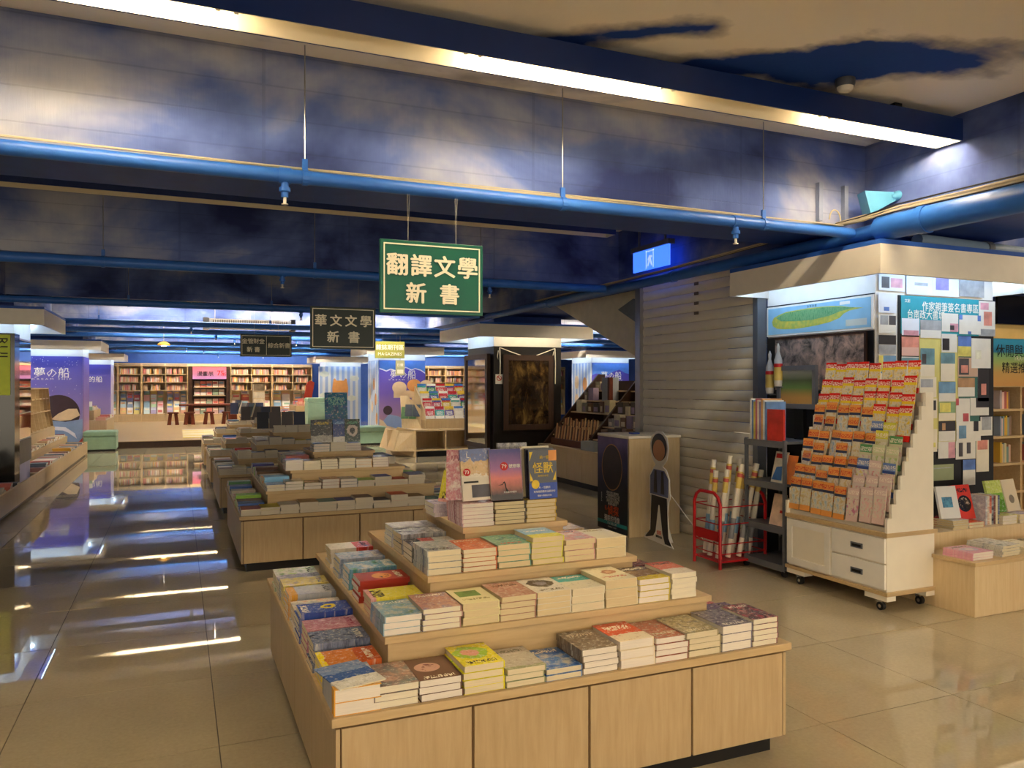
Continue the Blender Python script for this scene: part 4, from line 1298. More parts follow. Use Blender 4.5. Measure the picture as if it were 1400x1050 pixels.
rl = [(4.06, 5.20, 4.13, 5.17, .80), (4.07, 5.32, 4.12, 5.3, .78), (4.1, 5.42, 4.16, 5.38, .86), (4.16, 5.2, 4.27, 5.16, .84), (4.18, 5.3, 4.24, 5.27, .90), (4.2, 5.4, 4.3, 5.37, .82), (4.27, 5.2, 4.42, 5.15, .84),
      (4.3, 5.32, 4.42, 5.3, .8), (4.33, 5.42, 4.44, 5.38, .86), (4.38, 5.22, 4.5, 5.19, .78), (4.41, 5.35, 4.54, 5.3, .82)]
for k, (a, b, c_, d, h) in enumerate(rl):
    y = thing('poster_roll', '%s rolled map from the left in the red bin, white with coloured band' % ORD[k], 'roll', (a, b, .067), group='rolled maps in the red bin')
    P0, P1 = Vector((a, b, .075)), Vector((c_, d, h))
    MB().tube([P0, P1], .022, 12).build('roll', RW, y, smooth=True)
    for f0, f1, mm in ((.74, .92, ROLLC[0]), (.86, .9, ROLLC[2]), (.2 + .03 * (k % 3), .42, ROLLC[1 if k % 3 else 3])):
        MB().tube([P0.lerp(P1, f0), P0.lerp(P1, f1)], .0228 if mm is not ROLLC[2] else .0232, 12, caps=False).build('printed_band', mm, y, smooth=True)

# ------------------------------------------------------------------ grey metal trolley
t = thing('metal_trolley', 'grey metal shelf trolley with magazines between red bin and map stand', 'trolley', (4.5, 4.95, 0))
for x in (4.32, 4.68):
    for y in (4.72, 5.16):
        B((x - .012, y - .012, .05), (x + .012, y + .012, 1.06), 'post', GREYM, t)
        MB().tube([(x, y - .012, .025), (x, y + .012, .025)], .025, 10).build('caster', RUBBER, t)
for z in (.07, .36, .70, 1.03):
    sf = B((4.31, 4.71, z), (4.69, 5.17, z + .02), 'shelf', GREYM, t)
    B((4.305, 4.705, z - .03), (4.31, 5.175, z + .02), 'shelf_lip', GREYM, sf)
MAGC = [mat('mag_%d' % k, h, .3, var=.25) for k, h in enumerate(('c33a30', '3f6fb0', 'e0d8c6', 'd8b43a', '5d8a5c', 'b05a78', '49525f', 'd87a3c', '8f6fb0', 'e6c9b0'))]
# tall magazines on top shelf, spines to the aisle
TOPM = [mat('top_mag_%d' % k, h, .3, var=.3) for k, h in enumerate(('dfe3e0', '6f93c4', 'd9c45a', 'c0707c', 'e0d8c8', '8f86b8', 'd9a86a'))]
for k in range(9):
    y = 5.13 - k * .022
    tag(B((4.33, y - .018, 1.051), (4.53, y, 1.051 + .33 - .012 * (k % 3)), 'magazine', TOPM[k % 7]), '%s upright magazine from the left on the trolley top shelf' % ORD[k], 'magazine', 'upright magazines on the trolley')
tag(B((4.325, 4.74, 1.051), (4.345, 4.92, 1.30), 'magazine', MAGC[0], M=None), 'red and white magazine facing out at the right of trolley top shelf', 'magazine')
for k, (y, z, h, m, lb) in enumerate(((4.84, .721, .24, 2, 'white magazine with red title facing out on the trolley middle shelf'), (4.74, .721, .22, 7, 'orange magazine facing out on the trolley middle shelf'), (4.86, .381, .24, 9, 'pink and cream magazine facing out on the trolley lower shelf'), (4.76, .381, .22, 2, 'white magazine with red stripe on the trolley lower shelf'))):
    mg = tag(MB().prism([(4.35, y - .07, z), (4.41, y - .07, z + h), (4.41, y + .07, z + h), (4.35, y + .07, z)], (.008, 0, 0)).build('magazine', MAGC[m]), lb, 'magazine')
    if k == 0:
        MB().prism([(4.396, y - .055, z + .19), (4.405, y - .055, z + .225), (4.405, y + .055, z + .225), (4.396, y + .055, z + .19)], (-.002, 0, 0)).build('title_band', TEXTR, mg)
        MB().prism([(4.352, y - .05, z + .02), (4.378, y - .03, z + .13), (4.378, y + .03, z + .12), (4.352, y + .06, z + .02)], (-.002, 0, 0)).build('photo_print', MAGC[1], mg)
    if k == 3:
        MB().prism([(4.372, y - .07, z + .1), (4.378, y - .07, z + .12), (4.378, y + .07, z + .12), (4.372, y + .07, z + .1)], (-.003, 0, 0)).build('red_stripe', TEXTR, mg)
for k in range(5):
    y = 5.12 - k * .055
    P0, P1 = Vector((4.38 + .03 * (k % 2), y, .092)), Vector((4.42 + .04 * (k % 2), y - .04, .95 - .05 * (k % 3)))
    # rolls stand behind the trolley's open end
for k, (y, z, lb) in enumerate(((5.3, 1.1, 'left'), (5.2, 1.16, 'right'))):
    u = thing('glue_bottle', 'plastic wrapped tube with yellow label beside the shutter, %s one' % lb, 'package', (4.62, y - .06, 1.051 if k else 1.05))
    zb = 1.77 if k == 0 else 1.83
    B((4.6, y - .14, zb - .36), (4.64, y - .05, zb - .35), 'hook_tray', GREYM, u)
    MB().lathe([(.03, 0), (.036, .03), (.034, .22), (.02, .26), (.011, .29), (.014, .33), (.003, .36)], (4.6, y - .1, zb - .35), 14).build('tube', mat('clear_wrap', 'b9b6b0', .2, var=.1), u, smooth=True)
    MB().lathe([(.0368, .05), (.0368, .16)], (4.6, y - .1, zb - .35), 14).build('label', mat('label_yellow', 'c4ab58', .4), u, smooth=True)
    MB().lathe([(.037, .16), (.037, .19)], (4.6, y - .1, zb - .35), 14).build('red_band', TEXTR, u, smooth=True)
    MB().tube([(4.6, y - .1, zb - .36), (4.66, y - .1, zb - .36), (4.74, y - .1, zb - .36)], .005, 5).build('hook', STEEL, u)

# ------------------------------------------------------------------ map display stand
ms = thing('map_stand', 'cream wheeled display stand full of folded maps', 'display stand', (4.475, 4.16, 0))
X0, X1, Y0, Y1 = 4.24, 4.71, 3.70, 4.63
B((X0 + .02, Y0 + .02, .135), (X1 - .01, Y1 - .02, .495), 'cabinet', CREAM, ms)
B((X0, Y0, .11), (X1, Y1, .135), 'base_board', MAPLE_TOP, ms, bevel=.002)
B((X0, Y0, .495), (X1, Y1, .525), 'top_board', MAPLE_TOP, ms, bevel=.002)
dr = B((X0 + .005, 4.185, .15), (X0 + .02, Y1 - .025, .485), 'cabinet_door', CREAM, ms)
for a, b in (((X0 - .003, 4.185, .15), (X0 + .005, 4.235, .485)), ((X0 - .003, Y1 - .075, .15), (X0 + .005, Y1 - .025, .485)), ((X0 - .003, 4.235, .15), (X0 + .005, Y1 - .075, .2)), ((X0 - .003, 4.235, .435), (X0 + .005, Y1 - .075, .485))):
    B(a, b, 'door_frame', WHITE, dr)
for z0, z1 in ((.15, .312), (.323, .485)):
    d = B((X0 + .004, Y0 + .025, z0), (X0 + .02, 4.175, z1), 'drawer', WHITE, ms, bevel=.002)
    hd = B((X0 - .002, 3.9, (z0 + z1) / 2 - .018), (X0 + .004, 4.0, (z0 + z1) / 2 + .018), 'recessed_handle', GREYM, d)
    B((X0 - .004, 3.912, (z0 + z1) / 2 - .01), (X0 - .002, 3.988, (z0 + z1) / 2 + .008), 'handle_pocket', BLACK, d)
for x in (X0 + .05, X1 - .06):
    for y in (Y0 + .1, Y1 - .1):
        B((x - .04, y - .09, .075), (x + .04, y + .09, .11), 'foot_block', CREAM, ms)
        ca = B((x - .012, y - .018, .045), (x + .012, y + .018, .075), 'caster_fork', CHROME, ms)
        MB().tube([(x - .014, y - .01, .028), (x + .014, y - .01, .028)], .028, 14).build('wheel', RUBBER, ca, smooth=True)
        MB().tube([(x - .016, y - .01, .028), (x + .016, y - .01, .028)], .012, 10).build('hub', CHROME, ca)
nst = 10
for y, nm in ((Y0 + .002, 'stepped_side'), (Y1 - .022, 'stepped_side')):
    pts = [(X1 - .04, y, .525), (X0 + .005, y, .525)]
    for k in range(nst):
        x = X0 + .005 + k * .039
        z = .62 + k * .0915
        pts += [(x, y, z), (x + .039, y, z)]
    pts[-1] = (X1 - .04, y, .62 + (nst - 1) * .0915)
    MB().prism(pts, (0, .02, 0)).build(nm, CREAM, ms)
B((X1 - .06, Y0 + .022, .525), (X1 - .045, Y1 - .022, 1.44), 'back_board', CREAM, ms)
for k in range(nst):
    x = X0 + .03 + k * .039
    B((x, Y0 + .022, .525 + k * .0915), (x + .008, Y1 - .022, .555 + k * .0915), 'map_rail', mat('clear_rail', 'cfc8b8', .25), ms)


def map_mat(key, top, body, strip, lo_, seed, hd=.77):
    t = NT('map_' + key)
    g_ = t.coord('Generated')
    x, y, z = t.sep(g_)
    b = t.ramp(t.noise(t.mapping(g_, (1, 1, 2), (seed, seed, 0)), 4, 4), [(.35, lin(body)), (.5, lin('d9d2bc')), (.66, lin(lo_))])
    c = t.mix(t.math('GREATER_THAN', z, hd), b, lin(top))
    c = t.mix(t.math('MULTIPLY', t.math('GREATER_THAN', z, hd - .08), t.math('LESS_THAN', z, hd)), c, lin(strip))
    c = t.mix(t.math('LESS_THAN', z, .17), c, lin(top))
    ink = t.math('GREATER_THAN', t.noise(t.mapping(g_, (20, 22, 26), (seed, 0, 0)), 1, 1), .52)
    m = t.math('MULTIPLY', ink, t.math('MULTIPLY', t.math('GREATER_THAN', z, .8), t.math('LESS_THAN', z, .93)))
    c = t.mix(m, c, lin('f3e6d0') if strip != '3a3f55' else lin('c8372a'))
    return t.done(c, .22, 0, .5)


ORG = [map_mat('orange%d' % k, 'e39a4c', 'c9b07c', '3a3f55', ('9fb6c4', 'd8c98c', 'c4a58c')[k], k * 3.1) for k in range(3)]
RYL = [map_mat('redyellow%d' % k, 'd2261f', 'e3bf2a', 'e8c92c', ('b8a878', 'd9b04a')[k], 9 + k * 2.3, .8) for k in range(2)]
PNK = [map_mat('pink%d' % k, 'dcc0b4', ('d98a8c', 'c87a94', 'd9a0a0')[k], 'd9c8b8', 'e3b8b0', 20 + k * 2.1) for k in range(3)]
GRN = [map_mat('green%d' % k, ('cfd4a4', '5f9a5c', 'd9d24a')[k], ('a9bd74', 'c9a89a', 'b6b06a')[k], 'cfc9a0', 'd4cfa8', 30 + k * 1.7) for k in range(3)]
BLU = [map_mat('blue0', '6f86b8', 'c79aa6', '3c4f86', 'd8c05a', 40)]


def packet(x, y, z, w, h, m, lb, lean=.10, yaw=0.0):
    R = Matrix.Translation((x, y, z)) @ Matrix.Rotation(yaw, 4, 'Z')
    mb = MB()
    P = [R @ Vector(p) for p in ((0, -w / 2, 0), (h * lean, -w / 2, h), (h * lean, w / 2, h), (0, w / 2, 0))]
    mb.prism(P, R.to_3x3() @ Vector((.007, 0, 0)))
    return tag(mb.build('folded_map', m), lb, 'map', 'folded maps on the wheeled stand')


for k in range(nst):
    x, zb = X0 + .018 + k * .039, .56 + k * .0915 + max(0, k - 7) * .028
    y = Y1 - .07
    n = 0
    ro = ('bottom', 'second', 'third', 'fourth', 'fifth', 'sixth', 'seventh', 'eighth', 'ninth', 'top')[k]
    h = .235 if k < 8 else .22
    wl = .105
    while y - wl / 2 > Y0 + .03:
        right = y < 4.02
        if k in (3, 5) and n in (4, 2) and not right:
            y -= wl + .012
            n += 1
            continue
        yaw = 0.0
        if right:
            pool, col = ((PNK, 'pink') if k < 3 else ((GRN, 'green and yellow') if k < 5 else ((GRN[1:] + BLU, 'multicoloured') if k == 5 else (RYL, 'red and yellow'))))
            if k == 2 and n % 2:
                pool, col = BLU, 'blue'
        elif k >= 7:
            pool, col = RYL, 'red and yellow'
        else:
            pool, col = ORG, 'orange'
            if k in (2, 4, 5):
                yaw = RND.uniform(-.25, .05)
        packet(x, y, zb + RND.uniform(-.012, .012), wl - .008, h + RND.uniform(-.01, .01), RND.choice(pool), '%s folded map, %s from the left, %s row of the wheeled stand' % (col, ORD[n], ro), .12 if not yaw else .2, yaw)
        y -= wl + RND.uniform(-.006, .012)
        n += 1

# ------------------------------------------------------------------ the postcard pillar, left face: maps
mp = thing('wall_map', 'long panel map of an island in green and yellow on light blue sea', 'map', (4.74, 4.82, 1.91))
B((4.735, 4.255, 1.91), (4.748, 5.39, 2.165), 'frame_board', WHITE, mp)
B((4.732, 4.275, 1.925), (4.736, 5.37, 2.15), 'sea', mat('map_sea', '8fc0dc', .35), mp)
O = (4.732, 5.37, 1.925)
isl = [(.05, .11), (.07, .145), (.13, .165), (.22, .185), (.34, .19), (.46, .195), (.6, .195), (.72, .19), (.82, .18), (.9, .165), (1.03, .15), (.9, .14), (.84, .12), (.8, .09), (.7, .065), (.58, .05), (.45, .04), (.32, .035), (.2, .04), (.11, .05), (.06, .075)]
t = NT('map_lowland')
MYEL = t.done(t.ramp(t.noise(t.coord(), 30, 4), [(.35, lin('d2c552')), (.65, lin('a5b85c'))]), .4)
t = NT('map_mountain')
MGRN = t.done(t.ramp(t.noise(t.mapping(t.coord(), (1, 4, 1)), 34, 5, .7), [(.35, lin('3f8a55')), (.55, lin('7fb07a')), (.7, lin('5a8a5c'))]), .4)
plate('lowland', isl, O, FX, MYEL, mp, .001)
plate('mountain', [(.1, .14), (.2, .175), (.4, .185), (.65, .187), (.82, .175), (.95, .157), (.8, .14), (.7, .115), (.5, .095), (.3, .1), (.16, .11)], O, FX, MGRN, mp, .0018)
plate('inset_box', rect(.86, .02, 1.06, .07), O, FX, mat('map_inset', 'c9cfc8', .4), mp, .001)
plate('legend_box', rect(.8, .19, .9, .215), O, FX, WHITE, mp, .001)
text('台 灣 全 圖', .022, (4.7315, 4.86, 2.135), FX, TEXTK, mp, 0, .001)
B((4.7385, 4.25, 2.168), (4.749, 5.39, 2.176), 'shadow_gap', BLACK, mp)
tag(B((4.738, 4.256, .0), (4.7495, 5.39, 1.9), 'black_panel', mat('panel_black', '121110', .35)), 'black backing panel on the left face of postcard pillar', 'panel')
t = NT('relief_map')
RELM = t.done(t.ramp(t.noise(t.mapping(t.coord('Generated'), (1, 3, 1.2)), 3, 6, .7, .6), [(.36, lin('2f2a26')), (.48, lin('7d6e66')), (.62, lin('b39484'))]), .3)
rm = thing('relief_map', 'dark brown framed relief map below the island panel', 'map', (4.73, 4.8, 1.45))
B((4.728, 4.33, 1.45), (4.737, 5.28, 1.88), 'sheet', RELM, rm)
for a, b in (((4.722, 4.31, 1.45), (4.737, 4.33, 1.88)), ((4.722, 4.31, 1.88), (4.737, 5.29, 1.895))):
    B(a, b, 'frame_strip', DKWOOD, rm)
t = NT('relief_green')
RELG = t.done(t.ramp(t.sep(t.coord('Generated'))[2], [(.2, lin('b08a4c')), (.45, lin('5d7d44')), (.65, lin('4c5a3c')), (.9, lin('9aa2a0'))]), .25)
fp = thing('framed_picture', 'small grey framed picture of a green landscape standing behind the maps', 'picture', (4.62, 4.9, 1.3))
B((4.615, 4.7, 1.33), (4.625, 5.1, 1.64), 'picture', RELG, fp)
for a, b in (((4.6, 4.69, 1.30), (4.63, 5.12, 1.34)), ((4.6, 4.69, 1.61), (4.63, 5.12, 1.65)), ((4.6, 4.69, 1.34), (4.63, 4.725, 1.61)), ((4.6, 5.085, 1.34), (4.63, 5.12, 1.61))):
    B(a, b, 'frame_strip', GREYM, fp)
B((4.63, 4.85, 1.05), (4.66, 4.95, 1.6), 'prop', BLACK, fp)

# ------------------------------------------------------------------ pillar front face: board, banner, signed cards
YB = 4.246
tag(B((4.975, YB - .008, .0), (6.03, YB, 2.17), 'pin_board', mat('pin_board', '141315', .5)), 'black pin board on the front of the postcard pillar', 'board')
YC = YB - .009
bn = thing('banner', 'teal banner for the signed book corner on postcard pillar', 'banner', (5.42, YC, 1.95))
B((4.995, YC - .004, 1.88), (5.85, YC, 2.168), 'sheet', mat('teal_banner', '2f9aa8', .4), bn)
text('作家親筆簽名書專區', .078, (5.53, YC - .004, 2.095), FY, TEXTW, bn, .015, .001, sx=.9)
text('台南政大書城', .075, (5.26, YC - .004, 2.03), FY, TEXTW, bn, .015, .001, sx=.9)
text('文創', .03, (5.06, YC - .004, 2.13), FY, TEXTW, bn, 0, .001)
yb = thing('poster', 'tall yellow poster sheet half covered by cards on the pin board', 'poster', (5.3, YC, 1.1))
B((5.19, YC - .002, 1.0), (5.62, YC, 1.87), 'sheet', mat('poster_yellow', 'd9cf7c', .5), yb)
B((5.62, YC - .002, .95), (5.86, YC, 1.8), 'green_sheet', mat('poster_teal', '3f6f66', .5), yb)
CW = [mat('card_%d' % k, h, .45, var=.06) for k, h in enumerate(('e2ded2', 'dfe3ea', 'e6dcc4', 'cfcabc', 'c9a88f', 'e0b4a4', '98a07a'))]
CP = {k: mat('card_' + k, h, .4, var=.35) for k, h in dict(dark='4a4648', sea='6f97b4', blue='5f7fc0', salmon='d88e7c', brown='b38a62', teal='6a9098', yellow='dcd06a', pink='d59aa4', red='c2565a', green='86a274', grey='a5a7a8', black='2a2629', purple='8a7fc0', cream='e9e2c8').items()}
YCARD = [YC - .0045]
cards = [  # x0, z0, x1, z1 on the pillar face; card colour; prints as fractions of the card; label
    (4.766, 2.195, 5.033, 2.324, 1, [(.1, .15, .4, .8, 'dark'), (.45, .2, .9, .75, 'pink')], 'card with a seated person photo at the top left corner of pillar'),
    (5.048, 2.179, 5.331, 2.333, 1, [(.3, .45, .8, .6, 'grey')], 'white certificate card at the pillar top, second from left'),
    (5.331, 2.179, 5.618, 2.334, 1, [(.1, .3, .6, .9, 'purple')], 'white card with violet picture at the pillar top, third from left'),
    (5.624, 2.187, 5.904, 2.339, 3, [(0, 0, 1, 1, 'grey')], 'dark grey plastic sleeve at the pillar top, fourth from left'),
    (4.761, 2.030, 4.943, 2.174, 1, [(.3, .1, .6, .3, 'blue')], 'white signed card on the corner strip, highest of the column'),
    (4.761, 1.879, 4.937, 2.017, 0, [(.1, .45, .55, .95, 'grey'), (.6, .45, 1, .95, 'dark')], 'white card with bottle drawing on the corner strip'),
    (4.761, 1.722, 4.937, 1.864, 3, [(0, .5, 1, 1, 'black'), (0, 0, 1, .48, 'grey')], 'grey and black car photo card on the corner strip'),
    (4.761, 1.580, 4.937, 1.711, 0, [(0, 0, 1, 1, 'sea'), (0, .1, .25, 1, 'yellow')], 'blue and yellow card on the corner strip, lowest visible'),
    (5.001, 1.868, 5.186, 1.996, 1, [(.1, 0, .95, .3, 'pink')], 'pale signed card under the left end of the banner'),
    (5.195, 1.852, 5.422, 1.990, 0, [(0, .45, 1, 1, 'grey')], 'grey card with large signature under the banner'),
    (5.425, 1.907, 5.609, 2.049, 0, [(.5, 0, 1, .45, 'pink'), (.5, .1, .75, .35, 'dark')], 'white card with a small dog drawing under the banner'),
    (5.618, 1.892, 5.865, 2.043, 0, [(0, .75, .15, 1, 'blue'), (.85, .7, 1, 1, 'blue'), (.4, 0, .55, .15, 'blue')], 'white card with blue corners under the banner'),
    (5.848, 1.882, 6.039, 2.162, 0, [(.1, .75, .6, .95, 'pink'), (.3, .3, .8, .7, 'salmon'), (0, 0, 1, .2, 'grey')], 'tall magazine page with pink heading at upper right of board'),
    (4.998, 1.713, 5.180, 1.857, 5, [(0, .45, 1, 1, 'salmon')], 'salmon red card at the left of the pin board'),
    (5.195, 1.556, 5.346, 1.773, 2, [(0, .42, 1, 1, 'teal'), (.1, .45, .4, .8, 'dark')], 'card with a portrait before teal ground on the yellow sheet'),
    (5.422, 1.747, 5.593, 1.889, 0, [(.05, .1, .5, .75, 'black')], 'white card with small dark portrait, second row of the board'),
    (5.609, 1.717, 5.758, 1.876, 0, [(0, .5, 1, 1, 'blue'), (0, 0, 1, .5, 'yellow')], 'half blue half yellow card on the pin board'),
    (5.761, 1.626, 5.986, 1.862, 0, [(.2, .3, .5, .6, 'cream')], 'large plain white signed sheet at the right of the board'),
    (4.995, 1.556, 5.177, 1.706, 0, [(0, .55, 1, .95, 'teal')], 'card with green landscape strip at the left of the board'),
    (5.413, 1.522, 5.571, 1.742, 2, [(0, .62, 1, 1, 'teal')], 'tall cream card with blue hill photo in the board centre'),
    (5.609, 1.558, 5.835, 1.708, 4, [(.05, .1, .55, .95, 'dark'), (.15, .2, .5, .6, 'salmon')], 'tan card with a dancer photo on the pin board'),
    (5.189, 1.397, 5.367, 1.553, 2, [(.05, .5, .8, .9, 'grey')], 'cream card with pale blue photo below the teal portrait'),
    (5.001, 1.400, 5.177, 1.546, 2, [(.3, .3, .6, .6, 'cream')], 'plain cream signed card behind the map stand edge'),
    (5.391, 1.365, 5.577, 1.518, 0, [(0, .42, 1, 1, 'sea')], 'card with dark blue sea photo on the pin board'),
    (5.609, 1.401, 5.800, 1.548, 0, [(0, .5, 1, 1, 'brown')], 'card with orange brown photo strip on the pin board'),
    (5.835, 1.362, 5.963, 1.616, 0, [(0, 0, 1, 1, 'black'), (.3, .2, .75, .55, 'salmon')], 'narrow black stage photo card at the board edge'),
    (5.001, 1.241, 5.177, 1.395, 0, [(.4, .35, .6, .65, 'grey')], 'white card with ink figure behind the map stand top'),
    (5.391, 1.217, 5.577, 1.362, 2, [(0, .4, 1, 1, 'green'), (.05, .45, .7, .95, 'yellow')], 'card with yellow green photo on the pin board'),
    (5.587, 1.205, 5.745, 1.387, 0, [(0, .7, .2, 1, 'red'), (.5, 0, .9, .35, 'red')], 'white card with red corner drawing on the pin board'),
    (5.748, 1.250, 5.963, 1.390, 0, [(.3, .45, 1, 1, 'black')], 'white card with black photo at the lower right of board'),
    (5.391, 1.057, 5.577, 1.213, 0, [(0, .5, 1, 1, 'black'), (.2, .55, .4, .9, 'brown')], 'card with dark stage photo strip low on the board'),
    (5.587, 1.049, 5.865, 1.205, 0, [(.1, .15, .4, .8, 'sea'), (.7, .5, .9, 1, 'black')], 'wide white card with blue figure photo low on board'),
    (5.868, 1.088, 6.006, 1.238, 0, [(.1, .3, .9, 1, 'grey')], 'small grey photo card at the lower right edge'),
    (5.255, 1.237, 5.376, 1.389, 2, [(0, .4, .9, .9, 'black')], 'cream card with black square photo right of the map stand'),
    (5.285, 0.979, 5.376, 1.153, 2, [(.2, .2, .8, .4, 'yellow')], 'cream card with small yellow print right of the map stand'),
    (5.385, 0.924, 5.571, 1.054, 0, [(.6, 0, 1, .95, 'pink')], 'white card with a pink portrait, bottom row of the board'),
    (5.584, 0.909, 5.809, 1.053, 0, [(.15, .15, .35, .9, 'dark'), (.55, .3, .75, .9, 'dark')], 'white card with two large brushed characters, bottom row'),
    (5.816, 0.802, 5.963, 1.053, 2, [(.1, .7, .9, 1, 'salmon')], 'cream folded sheet with orange top, bottom right of board'),
    (5.662, 0.703, 5.803, 0.903, 0, [(0, .6, 1, 1, 'blue')], 'card with blue photo hanging lowest on the board'),
    (5.309, 0.755, 5.555, 0.878, 6, [(.05, .75, .9, .8, 'grey')], 'olive green notice at the bottom of the pin board'),
]
for k, (a, z0, b, z1, ci, pr, lb) in enumerate(cards):
    y = YC - .005 - .0012 * (k % 4)
    o = B((a, y - .0012, z0), (b, y, z1), 'picture_card', CW[ci])
    tag(o, lb, 'card', 'signed cards on the pillar')
    for q, (u0, v0, u1, v1, cn) in enumerate(pr):
        B((a + (b - a) * u0, y - .0017 - .0003 * q, z0 + (z1 - z0) * v0), (a + (b - a) * u1, y - .0012, z0 + (z1 - z0) * v1), 'photo_print', CP[cn], o)

# ------------------------------------------------------------------ low table right of the map stand
lt = thing('low_table', 'low maple table with a raised rear tier, right of the map stand', 'table', (5.9, 3.8, 0))
B((4.69, 3.42, 0), (7.2, 4.23, .33), 'carcass', MAPLE_PALE, lt, bevel=.003)
B((4.675, 3.405, .33), (7.22, 4.235, .355), 'table_top', MAPLE_TOP, lt, bevel=.003)
B((4.74, 3.80, .355), (7.15, 4.23, .47), 'rear_tier', MAPLE_PALE, lt, bevel=.002)
PNKB = cv('pink square book', 'e0a2b4', c1='c9bcd0', c2='f0d8d4', style='blob', p=(.5, .5, .3), title='5a6a8a')
MONO = cv('black and white drawing book', '55585c', c1='d9d2c0', c2='8a8c8c', style='photo', seed=110)
def lab(k, a, b): return a if k else b
low = [(4.82, 3.56, .355, .21, .21, .017, 3, .02, 'pink square book', 'pink square book topping the pile at low table corner', '{o} pink square book of the pile at low table corner'),
       (5.09, 3.58, .355, .2, .24, .018, 4, .06, 'black and white drawing book', 'black and white drawing book topping the pile beside the pink books', '{o} drawing book of the black and white pile beside pink books'),
       (5.33, 3.56, .355, .2, .24, .016, 3, 0, 'plain cream', 'cream book topping the third pile on the low table', '{o} cream book of the third pile on the low table'),
       (5.58, 3.56, .355, .2, .24, .015, 3, 0, 'olive and beige', 'olive book topping the fourth pile on the low table', '{o} olive book of the fourth pile on the low table'),
       (5.82, 3.56, .355, .2, .24, .015, 2, 0, 'pearl white', 'pearl white book topping the fifth pile on low table', '{o} pearl white book of the fifth pile on low table')]
for x, y, z, w, h, t, n, rz, nm, a, b in low:
    stack(x, y, z, w, h, t, n, rz, CV[nm], a, b, a, 'L', flat=CV[nm]['flat'])
for k, (x, n, t, nm) in enumerate(((5.1, 4, .016, 'red topped white'), (5.26, 2, .02, 'tomato red'), (5.62, 3, .022, 'glossy white and yellow'), (5.80, 3, .022, 'pale mauve'))):
    stack(x, 3.93, .47, .16, .215, t, n, 0, CV[nm], '%s book topping the %s pile on the low table rear tier' % (nm, ORD[k]), '{o} book of the %s pile on the low table rear tier' % ORD[k], 'rear tier pile %d' % (k + 1), 'R', flat=CV[nm]['flat'])
WSEA = cv('white sea book', 'd9d8d2', c1='4f93b4', c2='2c5f80', style='frame', p=(.45, .5, .26))
REDB = cv('red hexagon book', 'cf3a26', c1='17120f', c2='b8a48c', style='oval', p=(.55, .45, .36), title='2a1512')
GRNB = cv('green field book', '7fae3a', c1='5f8f2c', c2='c3cf6a', style='split', p=(.4, .6, .12))
BGEB = cv('beige medallion book', 'e0d0b0', c1='8a7f6c', c2='a8384a', style='oval', p=(.5, .38, .2))
for x, y, z, w, h, m, rz, lb in ((5.08, 3.9, .535, .17, .23, WSEA, -.15, 'upright white book with sea photo on the low table rear tier'), (5.28, 3.93, .511, .19, .25, REDB, 0, 'upright red book with black hexagon on the low table rear tier'),
                                 (5.63, 3.93, .537, .17, .24, GRNB, 0, 'upright green field book on the low table rear tier'), (5.8, 3.93, .537, .17, .24, BGEB, .1, 'upright beige book with round medallion on the low table rear tier')):
    book(standM(x, y, z, h, 14, rz), w, h, .02, m, lb, None, 'L', pg=1)
for k in range(7):
    nm = ('pearl white', 'rust and white', 'salmon and white', 'black and silver', 'maroon night', 'plain cream', 'navy night photo')[k]
    M = Matrix.Translation((5.40 + k * .022, 3.93, .472)) @ Matrix.Rotation(PI / 2, 4, 'Z') @ Matrix.Rotation(PI / 2, 4, 'X') @ Matrix.Translation((0, .105, 0))
    book(M, .15, .21, .02, CV[nm], '%s book of the upright row on the low table rear tier, from left' % ORD[k], 'upright row on the low table', 'L')

# ------------------------------------------------------------------ bookcase right of the postcard pillar
def spines(x, y, z, L, axis, h, depth, pal, hv=.05, tilt=False):
    """row of upright book spines into the common book pile; axis x: spines face -y, axis y: spines face +x or -x"""
    p = 0.0
    while p < L - .02:
        t = RND.uniform(.014, .034)
        if RND.random() < .06:
            p += RND.uniform(.03, .1)
            continue
        hh = h - RND.uniform(0, hv)
        c = lin(RND.choice(pal))
        c = tuple(min(1, q * RND.uniform(.8, 1.15)) for q in c)
        if axis == 'x':
            M = Matrix.Translation((x + p + t / 2, y + depth / 2, z))
            stuff_box(M, t - .001, depth, hh, c, c)
        else:
            M = Matrix.Translation((x, y + p + t / 2, z))
            stuff_box(M, depth, t - .001, hh, c, c)
        p += t


def face_out(x, y, z, w, h, c, lean=10, rz=0.0):
    M = standM(x, y, z, h, lean, rz)
    stuff_box(M, w, h, .015, c)
    r = RND.random()
    c2 = tuple(min(1, q) for q in lin(RND.choice(PAL_FACE)))
    stuff_box(M @ Matrix.Translation((RND.uniform(-.1, .1) * w, (.22 if r < .5 else -.1) * h, .0151)), w * .75, h * RND.uniform(.16, .4), .002, c2, c2)


